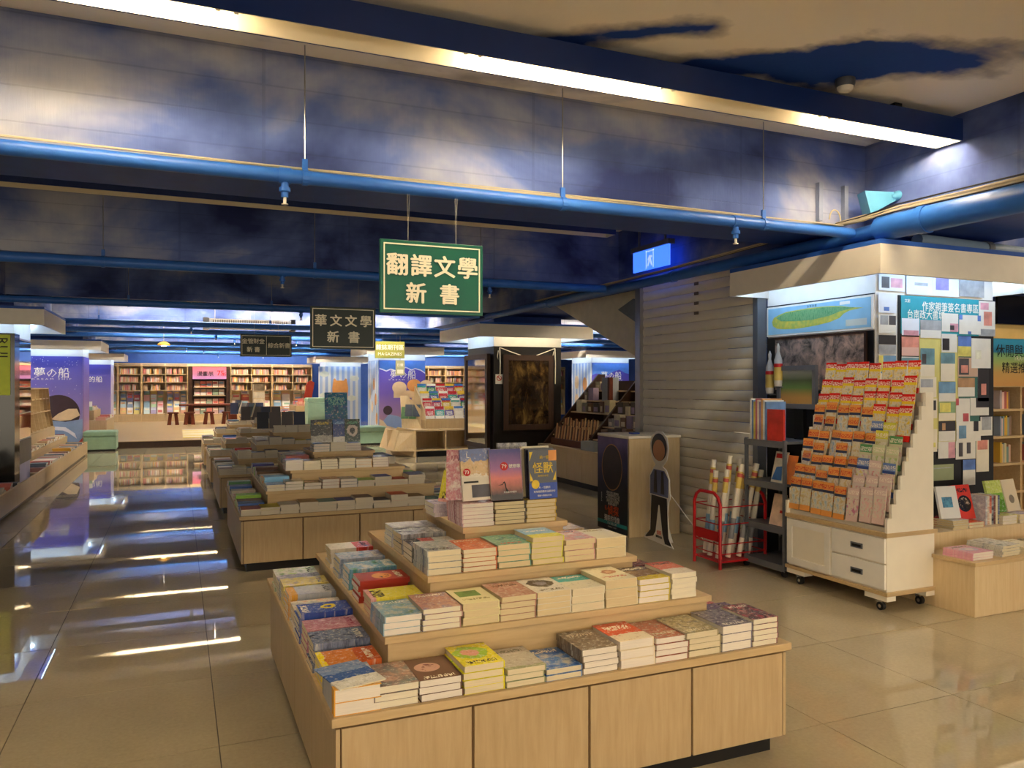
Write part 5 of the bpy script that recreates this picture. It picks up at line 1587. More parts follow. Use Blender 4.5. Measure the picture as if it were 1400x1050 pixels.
PAL_WARM = ('d9c9a8', 'c9a58a', 'b5605a', 'd8b48c', 'e6dcc8', '8f6a5a', 'c98f7c', 'a8a29a', 'd4a23c', '7f8a92', 'c46a5c', 'e0c4b4')
PAL_FACE = ('cc6a60', 'dccb7c', '8fb0c4', 'e8e2d2', '98b494', 'dcb0b4', 'e4ba84', 'a9a0c4', 'c4d8dc', 'f2e8cc', '7f95b4', 'd4a084', 'ece4d4')
rb = thing('bookcase', 'maple bookcase with cubbyholes beyond the postcard pillar', 'bookcase', (8.2, 5.2, 0))
B((7.02, 5.3, 0), (9.4, 5.32, 2.2), 'back_panel', MAPLE_PALE, rb)
for x in (7.02, 7.5, 7.98, 8.46, 8.94, 9.38):
    B((x, 5.0, 0), (x + .022, 5.3, 1.5), 'upright', MAPLE_TOP, rb)
for z in (.45, .72, .98, 1.24, 1.47):
    B((7.02, 4.99, z), (9.4, 5.3, z + .022), 'shelf', MAPLE_TOP, rb)
B((7.02, 4.95, 1.49), (9.4, 5.0, 2.2), 'header', BLACK, rb)
for zi, z in enumerate((.742, 1.002, 1.262)):
    for x in (7.05, 7.53, 8.01, 8.49):
        face_out(x + .1, 5.12, z, .13, .19, lin(RND.choice(('a8b2b0', 'c98f9a', 'd9cbb0', '7f9aa4'))), 8, .25)
        spines(x + .2, 5.03, z, .16, 'x', .2, .15, PAL_WARM)
bn = thing('banner', 'sunset coloured banner for recommended travel books beyond the pillar', 'banner', (7.8, 4.95, 1.48))
t = NT('banner_sunset')
BSUN = t.done(t.ramp(t.sep(t.coord('Generated'))[2], [(.05, lin('cf9a54')), (.3, lin('d0a860')), (.5, lin('a9bd6a')), (.68, lin('7fb37c')), (.72, lin('1f7fa8')), (.95, lin('2a8fb8'))]), .4)
B((7.02, 4.94, 1.48), (9.3, 4.95, 1.93), 'sheet', BSUN, bn)
text('休閒與旅行類', .13, (7.45, 4.94, 1.815), FY, TEXTK, bn, .005, .001)
text('精選推薦書', .115, (7.43, 4.94, 1.655), FY, TEXTK, bn, .01, .001)
text('TRAVEL', .06, (7.42, 4.94, 1.745), FY, TEXTC, bn, 0, .001)
tag(B((7.02, 4.93, 1.93), (9.3, 4.948, 2.06), 'header_card', mat('header_tan', 'c9ac6c', .5)), 'tan header strip above the travel banner', 'sign')
tag(B((7.0, 4.88, 2.06), (8.6, 4.9, 2.33), 'display_screen', BLKGLOSS), 'black glossy screen above the travel banner', 'screen')

# ------------------------------------------------------------------ stationery display behind the counter
gd = thing('stationery_display', 'wooden stationery display with sloping sides and white cupboards', 'display stand', (5.9, 9.7, 0))
gx0, gx1, gy0, gy1 = 5.32, 6.5, 8.0, 11.3
B((gx0 + .04, gy0, 0), (gx1, gy1, .08), 'plinth', BLACK, gd)
B((gx0 + .02, gy0, .08), (gx1, gy1, .52), 'carcass', GAP, gd)
for k in range(7):
    y = gy0 + k * .4714
    B((gx0, y + .004, .085), (gx0 + .02, y + .467, .515), 'cupboard_door', MAPLE_PALE, gd)
B((gx0 - .02, gy0 - .02, .52), (gx1, gy1 + .02, .55), 'counter_top', MAPLE_PALE, gd)
LV = (.70, .88, 1.06, 1.24, 1.40)
for k, z in enumerate(LV):
    B((gx0 + .22 + k * .16, gy0 + .03, z - .02), (gx1 - .02, gy1 - .03, z), 'step_shelf', MAPLE_PALE, gd)
B((gx1 - .03, gy0, .55), (gx1, gy1, 1.55), 'back_board', DKWOOD, gd)
for y in (gy0, 9.95, gy1 - .04):
    MB().prism([(gx0 + .05, y, .55), (gx1, y, .55), (gx1, y, 1.66), (gx1 - .12, y, 1.66)], (0, .04, 0)).build('sloping_side', DKWOOD, gd)
B((5.94, 10.16, .55), (6.0, 10.22, 1.6), 'post', WALNUT, gd)
BX = [mat('box_%d' % k, h, .5, var=.15) for k, h in enumerate(('c4b48c', '8a8578', 'd6caae', '4a4038', 'b3a98c', '7a5a42', '9a86a0'))]
nb = 0
for k, z in enumerate(LV):
    x = gx0 + .25 + k * .16
    y = gy0 + .08
    j = 0
    while y < gy1 - .2:
        w, h, d = RND.uniform(.09, .17), RND.uniform(.10, .2), .1
        if abs(y + w / 2 - 9.97) > w / 2 + .05 and not (k < 2 and y > 9.8) and not (k >= 3 and 9.35 < y + w and y < 10.75):
            o = B((x, y, z), (x + d, y + w, z + h), 'stationery_box', BX[RND.randrange(7)])
            B((x - .001, y + .02, z + .02), (x, y + w - .02, z + h * .6), 'box_label', BX[2 if j % 2 else 6], o)
            tag(o, 'small boxed stationery item, %s from the right on the %s step of stationery display' % (ORD[j], ('lowest', 'second', 'third', 'fourth', 'top')[k]), 'box', 'boxed items on the stationery display')
            nb += 1
        j += 1
        y += w + RND.uniform(.02, .06)
tag(B((6.08, 10.33, 1.24), (6.2, 10.63, 1.6), 'document_box', mat('grey_box', '8f949b', .4)), 'tall grey box on top of the stationery display', 'box')
tag(B((6.22, 9.42, 1.4), (6.4, 9.9, 1.62), 'leather_case', mat('black_case', '1c1716', .4)), 'black case on the top right of the stationery display', 'case')
for rr in range(2):
    rk = thing('pencil_rack', 'wooden rack of upright pencils on the stationery display, %s one' % ('front', 'rear')[rr], 'rack', (5.5 + .16 * rr, 10.5, .55))
    x, zb = 5.42 + .15 * rr, .55
    B((x, 9.95, zb), (x + .1, 11.1, zb + .1 + .1 * rr), 'rack_block', WALNUT, rk)
    for k in range(24):
        h = .3 + RND.uniform(-.03, .04)
        MB().tube([(x + .05, 9.99 + k * .047, zb + .1 * rr + .08), (x + .05 + .03, 9.99 + k * .047, zb + .1 * rr + h)], .011, 6).build('pencil', mat('pencil_%d' % (k % 4), ('c9a878', '7a4f34', 'b98a5c', '4a3428')[k % 4], .5), rk)
tr = thing('clear_tray', 'clear plastic tray at the front edge of the stationery display', 'tray', (5.42, 9.75, .55))
for a, b in (((5.34, 9.55, .55), (5.5, 9.95, .56)), ((5.34, 9.55, .56), (5.345, 9.95, .68)), ((5.495, 9.55, .56), (5.5, 9.95, .68)), ((5.345, 9.55, .56), (5.495, 9.555, .68)), ((5.345, 9.945, .56), (5.495, 9.95, .68))):
    B(a, b, 'tray_wall', mat('frosted_plastic', 'a5aca8', .2), tr)
for k in range(8):
    y = 8.15 + k * .17
    tag(B((5.34, y, .551), (5.5, y + .13, .56 + .006 * (k % 3)), 'notebook', BX[(k * 2) % 7]), '%s notebook lying along the stationery display front edge' % ORD[k], 'notebook', 'notebooks on the stationery display')

# ------------------------------------------------------------------ black pillar: framed picture, mirror, cords
pf = thing('framed_picture', 'large dark framed golden picture on the black pillar', 'picture', (5.35, 11.83, .7))
t = NT('gold_painting')
GPAINT = t.done(t.ramp(t.noise(t.mapping(t.coord('Generated'), (1.3, 1, 1)), 3.2, 6, .65, .5), [(.36, lin('17100a')), (.54, lin('38291a')), (.72, lin('7c6436'))]), .1, 0, .6)
B((4.99, 11.80, .83), (5.72, 11.815, 1.89), 'painting', GPAINT, pf)
for a, b in (((4.90, 11.79, .74), (5.81, 11.85, .83)), ((4.90, 11.79, 1.89), (5.81, 11.85, 1.98)), ((4.90, 11.79, .83), (4.99, 11.85, 1.89)), ((5.72, 11.79, .83), (5.81, 11.85, 1.89))):
    B(a, b, 'frame_bar', DKWOOD, pf)
for x in (4.85, 5.86):
    cd = thing('tied_cord', 'white tied cord hanging from the %s upper corner of the black pillar' % ('left' if x < 5 else 'right'), 'cord', (x, 11.83, 1.5), group='cords on the black pillar')
    s_ = 1 if x < 5 else -1
    MB().tube([(x, 11.84, 2.1), (x + .005, 11.83, 1.85), (x, 11.83, 1.62 if x < 5 else 1.5)], .009, 6).build('hanging_end', CREAM, cd)
    MB().tube([(x, 11.84, 2.1), (x + s_ * .2, 11.83, 2.03), (x + s_ * .38, 11.8, 1.97)], .007, 6).build('stay', CREAM, cd)
    MB().tube([(x - .03, 11.83, 2.05), (x - .045, 11.83, 1.95), (x - .03, 11.83, 1.9), (x - .015, 11.83, 1.95), (x - .03, 11.83, 2.05)], .006, 6).build('bow', CREAM, cd)
ns_ = thing('no_smoking_sign', 'small white no smoking sign on the black pillar edge', 'sign', (4.83, 11.84, 1.5))
B((4.775, 11.835, 1.5), (4.90, 11.848, 1.66), 'plate', WHITE, ns_)
MB().prism([Vector((4.838, 11.835, 1.595)) + FY[0] * x + FY[1] * y for x, y in ell(0, 0, .045, .045)], (0, -.002, 0)).build('red_ring', TEXTR, ns_)
MB().prism([Vector((4.838, 11.833, 1.595)) + FY[0] * x + FY[1] * y for x, y in ell(0, 0, .033, .033)], (0, -.001, 0)).build('ring_field', WHITE, ns_)
plate('red_slash', [(-.03, .02), (-.02, .03), (.03, -.02), (.02, -.03)], (4.838, 11.832, 1.595), FY, TEXTR, ns_, .001)
MIRR = NT('mirror_glass')
MIRR = MIRR.done((.75, .72, .66), .04, 1.0)
mi = thing('standing_mirror', 'tall narrow mirror in dark frame on the black pillar side', 'mirror', (4.68, 12.5, .4))
B((4.69, 12.05, .5), (4.70, 12.98, 1.92), 'glass', MIRR, mi)
for a, b in (((4.67, 11.96, .42), (4.73, 13.06, .5)), ((4.67, 11.96, 1.92), (4.73, 13.06, 2.0)), ((4.67, 11.96, .5), (4.73, 12.05, 1.92)), ((4.67, 12.98, .5), (4.73, 13.06, 1.92))):
    B(a, b, 'frame_bar', DKWOOD, mi)
B((4.73, 12.0, .45), (4.75, 13.0, 1.95), 'mount', BLACK, mi)

# ------------------------------------------------------------------ murals
def sky_mat(key, stops, axis=2):
    t = NT(key)
    g_ = t.coord('Generated')
    z = t.sep(g_)[axis]
    n_ = t.noise(g_, 4, 3)
    return t.done(t.ramp(t.math('ADD', z, t.math('MULTIPLY', t.math('SUBTRACT', n_, .5), .06)), stops), .4)


DREAM = sky_mat('mural_dream', [(.05, lin('e0a27c')), (.35, lin('a07fae')), (.6, lin('6f58b4')), (.95, lin('4f4cc0'))])
DREAM2 = sky_mat('mural_dream_dark', [(.15, lin('9c92cc')), (.45, lin('8f80c2')), (.7, lin('6a62b6')), (.95, lin('5450b2'))])
CLOUDB = mat('mural_cloud', '5f8fe0', .4)
STRIPE = NT('mural_stripes')
g_ = STRIPE.n('ShaderNodeNewGeometry').outputs['Position']
p_ = STRIPE.sep(g_)
q_ = STRIPE.math('FRACT', STRIPE.math('MULTIPLY', STRIPE.math('ADD', p_[0], p_[1]), 5.2))
STRIPE = STRIPE.done(STRIPE.ramp(STRIPE.math('GREATER_THAN', q_, .5), [(.2, lin('dfe2e4')), (.8, lin('9fb6dc'))]), .45)
STARM = mat('mural_star', 'e9e6f4', .5)
BROWNB = mat('mural_brown', '3f2f38', .5)
ORNG = mat('mural_orange', 'dd9a58', .5)
WAVE = mat('mural_wave', '8fa6d0', .5)
SAND = mat('mural_sand', 'e4c9a4', .5)


def mural(x0, x1, y, z1, m, label, title=True, dark=False, z0=0.0):
    o = thing('mural_panel', label, 'mural', ((x0 + x1) / 2, y, z0))
    B((x0, y - .012, z0), (x1, y, z1), 'panel', m, o)
    w = x1 - x0
    cx = (x0 + x1) / 2
    if title:
        text('夢の船', .19 * w / 1.23 * 1.3, (cx + .02, y - .012, z1 - .36), FY, TEXTW, o, .01, .002, width=w * .55)
        text('D R E A M   S H I P', .05, (cx + .02, y - .012, z1 - .50), FY, TEXTW, o, .0, .002, width=w * .62)
    return o


m1 = mural(4.75, 5.98, 19.79, 2.11, DREAM, 'purple mural with white title behind the magazine rack')
plate('cloud_print', [(0, 1.9), (0, 2.1), (1.22, 2.1), (1.22, 1.78), (1.1, 1.86), (.95, 1.9), (.85, 1.86), (.7, 1.93), (.55, 1.88), (.42, 1.84), (.3, 1.88), (.18, 1.83), (.08, 1.87)], (4.755, 19.778, 0), FY, CLOUDB, m1, .002)
plate('cloud_edge', [(0, 1.88), (0, 1.91), (.08, 1.89), (.18, 1.85), (.3, 1.9), (.42, 1.86), (.55, 1.9), (.7, 1.95), (.85, 1.88), (.95, 1.92), (1.1, 1.88), (1.22, 1.8), (1.22, 1.77), (1.1, 1.85), (.95, 1.89), (.85, 1.85), (.7, 1.92), (.55, 1.87), (.42, 1.83), (.3, 1.87), (.18, 1.82), (.08, 1.86)], (4.755, 19.778, 0), FY, STARM, m1, .003)
plate('boat_print', [(.1, .55), (.25, .72), (.5, .66), (.8, .5), (1.0, .35), (.8, .3), (.4, .36), (.2, .42)], (4.755, 19.778, 0), FY, WAVE, m1, .002)
plate('sand_print', [(0, 0), (1.2, 0), (1.2, .3), (.8, .33), (.4, .4), (0, .6)], (4.755, 19.778, 0), FY, SAND, m1, .0015)
plate('brown_mound', ell(.22, .82, .12, .12, 18), (4.755, 19.778, 0), FY, BROWNB, m1, .0025)
m2 = thing('mural_panel', 'blue and white striped panel on the side of the magazine pillar', 'mural', (4.74, 20.4, 0))
B((4.735, 19.8, 0), (4.748, 21.02, 2.11), 'panel', STRIPE, m2)
for k, (y, z) in enumerate(((20.0, .6), (20.5, .9), (20.3, 1.5), (20.75, 1.25), (20.1, 1.1))):
    plate('rounded_print', ell(0, 0, .1, .16, 16), (4.735, y, z), FX, ORNG if k % 2 == 0 else SAND, m2, .002)
m3 = thing('mural_panel', 'striped mural with orange rounded shape on the rear pillar', 'mural', (5.3, 27.69, 0))
B((4.5, 27.675, 0), (5.98, 27.69, 2.11), 'panel', STRIPE, m3)
plate('rounded_print', [(.5, .95), (1.0, .95), (1.03, 1.35), (.98, 1.68), (.93, 1.7), (.88, 1.62), (.62, 1.62), (.57, 1.7), (.52, 1.68), (.47, 1.35)], (4.5, 27.675, 0), FY, ORNG, m3, .003)
plate('pale_print', ell(.75, 1.1, .22, .12, 16), (4.5, 27.672, 0), FY, SAND, m3, .003)
for x, z in ((.2, 1.85), (.2, 1.1), (1.25, 1.7), (1.15, 1.0)):
    plate('puff_print', ell(x, z, .17, .1, 14), (4.5, 27.675, 0), FY, mat('mural_pale', 'd8dcd0', .5), m3, .002)
m4 = mural(-3.2, -1.97, 19.79, 2.11, DREAM2, 'purple starry mural with white title at left')
for k in range(46):
    x, z = RND.uniform(.03, 1.2), RND.uniform(1.25, 2.08)
    if 1.5 < z < 1.85:
        z += .35
    if z < 2.1:
        plate('star_print', ell(x, z, .007, .007, 5), (-3.2, 19.778, 0), FY, STARM, m4, .002)
plate('brown_mound', ell(.76, .84, .42, .42, 36), (-3.2, 19.778, 0), FY, BROWNB, m4, .002)
plate('sea_print', [(0, 0), (1.23, 0), (1.23, .72), (.9, .66), (.6, .7), (0, .62)], (-3.2, 19.778, 0), FY, WAVE, m4, .003)
plate('sand_boat', [(.62, .72), (.75, .84), (.95, .95), (1.12, .95), (1.18, .8), (1.0, .7), (.8, .68)], (-3.2, 19.775, 0), FY, SAND, m4, .004)
plate('wave_crest', [(.6, .52), (.68, .56), (.9, .54), (1.08, .4), (1.12, .28), (1.05, .34), (.95, .42), (.85, .47), (.7, .48)], (-3.2, 19.775, 0), FY, STARM, m4, .004)
plate('red_corner', [(.98, 0), (1.23, 0), (1.23, .3)], (-3.2, 19.775, 0), FY, mat('mural_red', 'd0564a', .5), m4, .004)
plate('lantern_print', ell(.5, .8, .12, .16, 18), (-3.2, 19.776, 0), FY, mat('mural_lantern', 'e6c47c', .5), m4, .003)
m5 = thing('mural_panel', 'lilac panel on the side of the left mural pillar', 'mural', (-1.96, 20.4, 0))
B((-1.968, 19.8, 0), (-1.955, 21.02, 2.11), 'panel', DREAM, m5)
m6 = mural(-3.2, -1.97, 27.69, 2.11, DREAM2, 'purple mural on the rear left pillar', False)
text('讀書的船', .2, (-2.6, 27.678, 1.65), FY, TEXTW, m6, .01, .002)
m7 = mural(10.99, 12.22, 19.79, 2.11, DREAM, 'purple mural seen past the black pillar')
plate('cloud_print', [(0, 1.75), (0, 2.1), (1.22, 2.1), (1.22, 1.8), (1.1, 1.82), (.9, 1.92), (.7, 1.86), (.5, 1.78), (.4, 1.7), (.25, 1.8), (.1, 1.8)], (10.995, 19.778, 0), FY, CLOUDB, m7, .002)
m8 = thing('mural_panel', 'striped panel with round prints on the far right pillar', 'mural', (10.98, 20.4, 0))
B((10.975, 19.8, 0), (10.988, 21.02, 2.11), 'panel', STRIPE, m8)
for k, (y, z) in enumerate(((20.7, 1.55), (20.2, 1.5), (20.7, 1.0), (20.2, .9))):
    plate('rounded_print', ell(0, 0, .13, .2, 16), (10.975, y, z), FX, ORNG if k % 2 else SAND, m8, .002)

# ------------------------------------------------------------------ left side: sign pillar, low tables, cubby shelf
sg = thing('light_box_sign', 'black sign column with lime green panel at the left edge', 'sign', (-2.5, 11.6, 0))
B((-3.1, 11.5, 0), (-1.90, 11.84, 2.14), 'column', BLKGLOSS, sg)
LIME = mat('lime_panel', 'cfe03a', .4)
B((-3.0, 11.488, 1.36), (-1.945, 11.5, 2.12), 'lime_panel', LIME, sg)
text('RUL', .17, (-2.03, 11.488, 1.93), (Vector((0, 0, -1)), Vector((1, 0, 0)), Vector((0, -1, 0))), mat('dark_olive_ink', '3a4210', .5), sg, 0, .002)
mr = thing('wall_mirror', 'mirror panel on the side of the left edge pillar', 'mirror', (-1.96, 12.5, .7))
B((-1.968, 11.95, .75), (-1.958, 13.05, 2.1), 'glass', MIRR, mr)
for z in (.75, 1.1, 1.45, 1.8, 2.1):
    B((-1.968, 11.94, z - .008), (-1.953, 13.06, z + .008), 'mirror_rail', STEEL, mr)
B((-1.968, 11.9, .42), (-1.95, 13.06, .73), 'grey_base_plate', mat('taupe_plate', '6f6558', .5), mr)

ft = thing('low_shelf_table', 'long low maple book tray along the left aisle', 'table', (-2.1, 14, 0))
for ya, yb_, xa in ((8.2, 11.45, -2.0), (11.45, 13.15, -1.88), (13.15, 18.6, -2.0)):
    B((xa, ya, 0), (-1.80, yb_, .03), 'plinth', mat('plinth_brown', '5c4a36', .6), ft)
for k in range(13):
    y = 8.2 + k * .8
    B((-1.79, y + .002, .05), (-1.765, y + .798, .285), 'side_panel', MAPLE, ft)
for ya, yb_, xa in ((8.2, 11.45, -2.16), (11.45, 13.15, -1.89), (13.15, 18.6, -2.16)):
    B((xa, ya, .03), (-1.79, yb_, .2), 'tray_floor', MAPLE_TOP, ft)
B((-2.16, 18.6, .0), (-1.765, 18.62, .285), 'end_panel', MAPLE, ft)
ft2 = thing('low_shelf_table', 'raised second tray behind the left aisle tray', 'table', (-2.4, 16, 0))
B((-2.75, 13.2, 0), (-2.17, 18.9, .33), 'carcass', MAPLE, ft2)
B((-2.19, 13.2, .33), (-2.165, 18.9, .40), 'front_lip', MAPLE_TOP, ft2)
B((-3.1, 8.2, 0), (-2.17, 11.4, .38), 'carcass', MAPLE, ft2)
ls = thing('cubby_shelf', 'maple cubby shelf standing on the left tray before the mural', 'shelf', (-2.5, 16.7, .33))
B((-2.72, 14.7, .33), (-2.70, 18.45, 1.42), 'back_panel', MAPLE_PALE, ls)
for z, xf in ((.62, -2.36), (.95, -2.42), (1.2, -2.45), (1.40, -2.45)):
    B((-2.70, 14.7, z), (xf, 18.45, z + .02), 'shelf', MAPLE_TOP, ls)
for k in range(10):
    y = 14.7 + k * .4145
    MB().prism([(-2.70, y, .62), (-2.36, y, .62), (-2.42, y, .97), (-2.45, y, 1.42), (-2.70, y, 1.42)], (0, .02, 0)).build('divider', MAPLE_TOP, ls)
B((-2.70, 14.7, .33), (-2.34, 18.45, .62), 'base_box', MAPLE, ls)
PAL_Y = ('d9c27c', 'e9e2cc', 'f0e8d4', 'b39a5c', '6f7f5c', '3f3a34', 'c9705c', '5f564c', 'e2d09a')
for z in (.64, .97, 1.22):
    for k in range(9):
        y = 14.73 + k * .4145
        for j in range(3):
            stuff_box(standM(-2.55, y + .06 + j * .13, z, .19 if z < 1.2 else .16, 12, -PI / 2 + PI), .12, .19 if z < 1.2 else .16, .02, lin(RND.choice(PAL_Y)))
# rows of books in the trays
y = 8.3
while y < 18.5:
    c = lin(RND.choice(PAL_WARM + ('4f565c', '3c3f48', '7f8a92', 'b8b2a6', 'c8453c')))
    n = RND.choice((1, 2, 3, 3, 4)) if not 11.3 < y < 13.25 else 0
    for q in range(n):
        stuff_box(flatM(-1.98 + RND.uniform(-.01, .01), y, .2 + q * .028, PI / 2 + RND.uniform(-.05, .05)), .15, .3, .027, c)
    y += .165
y = 13.3
while y < 18.8:
    c = lin(RND.choice(PAL_WARM + ('4f565c', '3c3f48', 'b8b2a6')))
    for q in range(RND.choice((1, 2, 3))):
        stuff_box(flatM(-2.27 + RND.uniform(-.01, .01), y, .4 + q * .022, PI / 2), .15, .16, .02, c)
    y += .17
for k in range(9):
    stuff_box(standM(-2.16, 10.2 + k * .14, .385, .22, 20, PI / 2), .13, .22, .02, lin(RND.choice(('a89a94', '8f8084', 'c9bdb4', '7a6a6c'))))

# ------------------------------------------------------------------ ottomans
def ottoman(x0, y0, x1, y1, z0, h, label):
    o = thing('ottoman', label, 'ottoman', ((x0 + x1) / 2, (y0 + y1) / 2, z0), group='sage green ottomans')
    B((x0 + .02, y0 + .02, z0), (x1 - .02, y1 - .02, z0 + .04), 'foot_rail', BLACK, o)
    B((x0, y0, z0 + .04), (x1, y1, z0 + h - .13), 'body', OTTO, o, bevel=.015)
    B((x0 - .006, y0 - .006, z0 + h - .128), (x1 + .006, y1 + .006, z0 + h), 'lid_cushion', OTTO, o, bevel=.03)


ottoman(-1.93, 19.5, -1.28, 20.12, 0, .45, 'sage green ottoman by the left mural pillar')
ottoman(4.02, 18.95, 4.72, 19.7, 0, .45, 'sage green ottoman beside the magazine pillar')
ottoman(3.3, 22.1, 3.85, 22.7, .165, .95, 'tall sage green block seat further back')
# ------------------------------------------------------------------ magazine rack
mk = thing('magazine_rack', 'maple magazine rack with stepped tiers and open cubbies below', 'rack', (5.5, 16, 0))
B((4.52, 15.5, 0), (7.0, 16.9, .12), 'plinth', BLACK, mk)
MB().prism([(4.45, 15.40, .0), (4.45, 15.46, .55), (4.2, 15.9, .6), (4.12, 16.3, .12), (4.2, 16.3, 0)], (.02, 0, 0)).build('end_side', MAPLE_PALE, mk)
B((4.47, 15.42, .12), (7.0, 15.96, .15), 'cubby_floor', MAPLE_PALE, mk)
B((4.44, 15.40, .53), (7.0, 16.0, .56), 'cubby_top', MAPLE_PALE, mk)
B((4.47, 15.94, .15), (7.0, 15.96, .53), 'cubby_back', MAPLE, mk)
for x in (4.45, 5.1, 5.75, 6.4):
    B((x, 15.42, .15), (x + .025, 15.95, .53), 'cubby_divider', MAPLE_PALE, mk)
MB().prism([(4.05, 15.6, .12), (4.45, 15.42, .12), (4.45, 15.46, .53), (4.18, 15.72, .53)], (0, .02, 0)).build('end_face', MAPLE_PALE, mk)
MB().prism([(4.05, 15.6, .12), (4.18, 15.72, .53), (4.18, 16.85, .53), (4.05, 16.85, .12)], (.02, 0, 0)).build('end_cubby_back', MAPLE_PALE, mk)
B((4.06, 16.2, .12), (4.2, 16.22, .53), 'end_divider', MAPLE_PALE, mk)
B((4.75, 15.7, .56), (7.0, 16.8, .74), 'rack_base', MAPLE, mk)
MB().prism([(4.75, 15.72, .74), (4.75, 16.75, .74), (4.75, 16.75, 1.45), (4.75, 16.5, 1.45), (4.75, 15.8, .95)], (.025, 0, 0)).build('rack_side', MAPLE_PALE, mk)
MB().prism([(4.36, 16.1, .56), (4.72, 15.9, .56), (4.72, 15.9, .95), (4.5, 16.2, 1.25), (4.4, 16.4, 1.25)], (.0, .02, 0)).build('side_pocket', MAPLE_PALE, mk)
ROWZ = (.76, .93, 1.08, 1.24)
MCOL = ('c8303a', '3f8f5c', '2f9a8a', 'd23a48', '4a3a86', 'b93a5c', 'd9d2c0', 'd8b43a', '3a5fa0', 'd8cfc0')
MGM = []
for k, h in enumerate(MCOL):
    MGM.append(cover_mat('mag_rack%d' % k, h, c1='e6ddcc', c2=MCOL[(k + 3) % 10], style='split', p=(.25, .7, .15), title='efe6d4', ty=(.3, .6), seed=120 + k * 3))
for r_, z in enumerate(ROWZ):
    y = 15.76 + r_ * .2
    B((4.78, y, z - .02), (7.0, y + .19, z), 'rack_shelf', MAPLE_TOP, mk)
    for k in range(8):
        x = 4.9 + k * .215
        M = standM(x, y + .08, z, .27, 14)
        mb = MB().box((-.098, -.135, 0), (.098, .135, .012))
        o = mb.build('magazine', MGM[(r_ * 3 + k * 2) % 10], None, local=True)
        o.matrix_world = M
        bnd = MB().box((-.098, .085, .012), (.098, .135, .013)).build('title_band', (TEXTW, TEXTR, TEXTY, MAGC[1])[(k + r_) % 4], o, local=True)
        tag(o, '%s magazine from the left in the %s row of the magazine rack' % (ORD[k], ('bottom', 'second', 'third', 'top')[r_]), 'magazine', 'magazines on the rack')
for k in range(4):
    pt = standM(4.42 + .07 * k, 16.12 - .05 * k, .75 + .05 * (k % 2), .28, 15, -.5)
    mb = MB().box((-.08, -.13, 0), (.08, .13, .01))
    o = mb.build('magazine', MAGC[6 if k % 2 else 4])
    o.location = (0, 0, 0)
    o.matrix_world = pt
    tag(o, '%s magazine in the side pocket of the rack' % ORD[k], 'magazine', 'magazines in the side pocket')
tp = thing('rack_topper', 'orange and cream rounded cutout boards standing on the magazine rack', 'cutout', (4.8, 16.6, 1.25))
for cx, cz, rx, m_ in ((4.42, 1.42, .16, SAND), (4.75, 1.47, .16, ORNG), (5.02, 1.46, .15, SAND)):
    plate('cutout_board', ell(0, 0, rx, rx * .85, 20), (cx, 16.55, cz), FY, m_, tp, .012)
B((4.3, 16.56, 1.2), (5.2, 16.58, 1.36), 'cutout_base', SAND, tp)

# ------------------------------------------------------------------ rear bookcases
PL = .165
def bookcase(x0, x1, bays, label, y=30.5, sale=False):
    b = thing('bookcase', label, 'bookcase', ((x0 + x1) / 2, y + .2, PL), group='rear bookcases')
    B((x0, y + .38, PL), (x1, y + .4, 2.24), 'back_panel', MAPLE_PALE, b)
    zs = (.41, 1.256, 1.55, 1.83, 2.12)
    for k in range(bays + 1):
        x = x0 + (x1 - x0) * k / bays
        x = min(max(x, x0 + .0), x1 - .03)
        B((x, y, PL if k in (0, bays) else 1.25), (x + .03, y + .38, 2.24), 'upright', MAPLE_TOP, b)
    for z in zs:
        B((x0 + .03, y + .005, z), (x1 - .03, y + .38, z + .025), 'shelf', MAPLE_TOP, b)
    B((x0, y - .01, 2.14), (x1, y + .02, 2.24), 'header', MAPLE_PALE, b)
    for k in range(bays):
        xa = x0 + (x1 - x0) * k / bays
        w = (x1 - x0) / bays
        B((xa + .03, y - .02, 2.16), (xa + w - .03, y - .01, 2.225), 'header_label', mat('label_taupe', 'a3957c', .5), b)
        B((xa + .01, y - .01, PL), (xa + w - .01, y + .0, .40), 'base_drawer', MAPLE, b)
        for z in (1.281, 1.575, 1.855):
            spines(xa + .05, y + .08, z, w - .1 - RND.uniform(0, .15), 'x', .22, .18, PAL_WARM)
        for r_, z in enumerate((.435, .66, .88, 1.02)):
            n = max(2, int(w / .25))
            for j in range(n):
                face_out(xa + .05 + (j + .5) * (w - .1) / n, y + .1 + r_ * .07, z, (w - .1) / n * .86, .23, lin(RND.choice(PAL_FACE)), 10)
    return b


bookcase(-3.5, -1.95, 2, 'rear maple bookcase at far left behind the pillar')
bookcase(-1.95, -1.2, 1, 'narrow rear maple bookcase left of the stools')
bookcase(-1.2, .32, 2, 'double rear maple bookcase left of the sale shelf')
bookcase(1.76, 3.24, 2, 'double rear maple bookcase right of the sale shelf')
bookcase(3.24, 4.72, 2, 'double rear maple bookcase beside the striped pillar')
bookcase(8.6, 10.1, 2, 'maple bookcase behind the magazine rack, left one')
bookcase(10.1, 11.7, 2, 'maple bookcase behind the magazine rack, right one')
bookcase(13.0, 15.6, 3, 'rear bookcase at the far right end')
ss = thing('sale_shelf', 'dark recessed sale shelf with pink poster between the rear bookcases', 'shelf', (1.04, 30.7, PL))
B((.32, 30.85, PL), (1.76, 30.9, 2.14), 'back_panel', DKWOOD, ss)
B((.32, 30.5, 2.14), (1.76, 30.9, 2.24), 'header', MAPLE_PALE, ss)
for x in (.34, 1.62):
    B((x, 30.48, PL), (x + .12, 30.85, 2.14), 'side_panel', DKWOOD, ss)
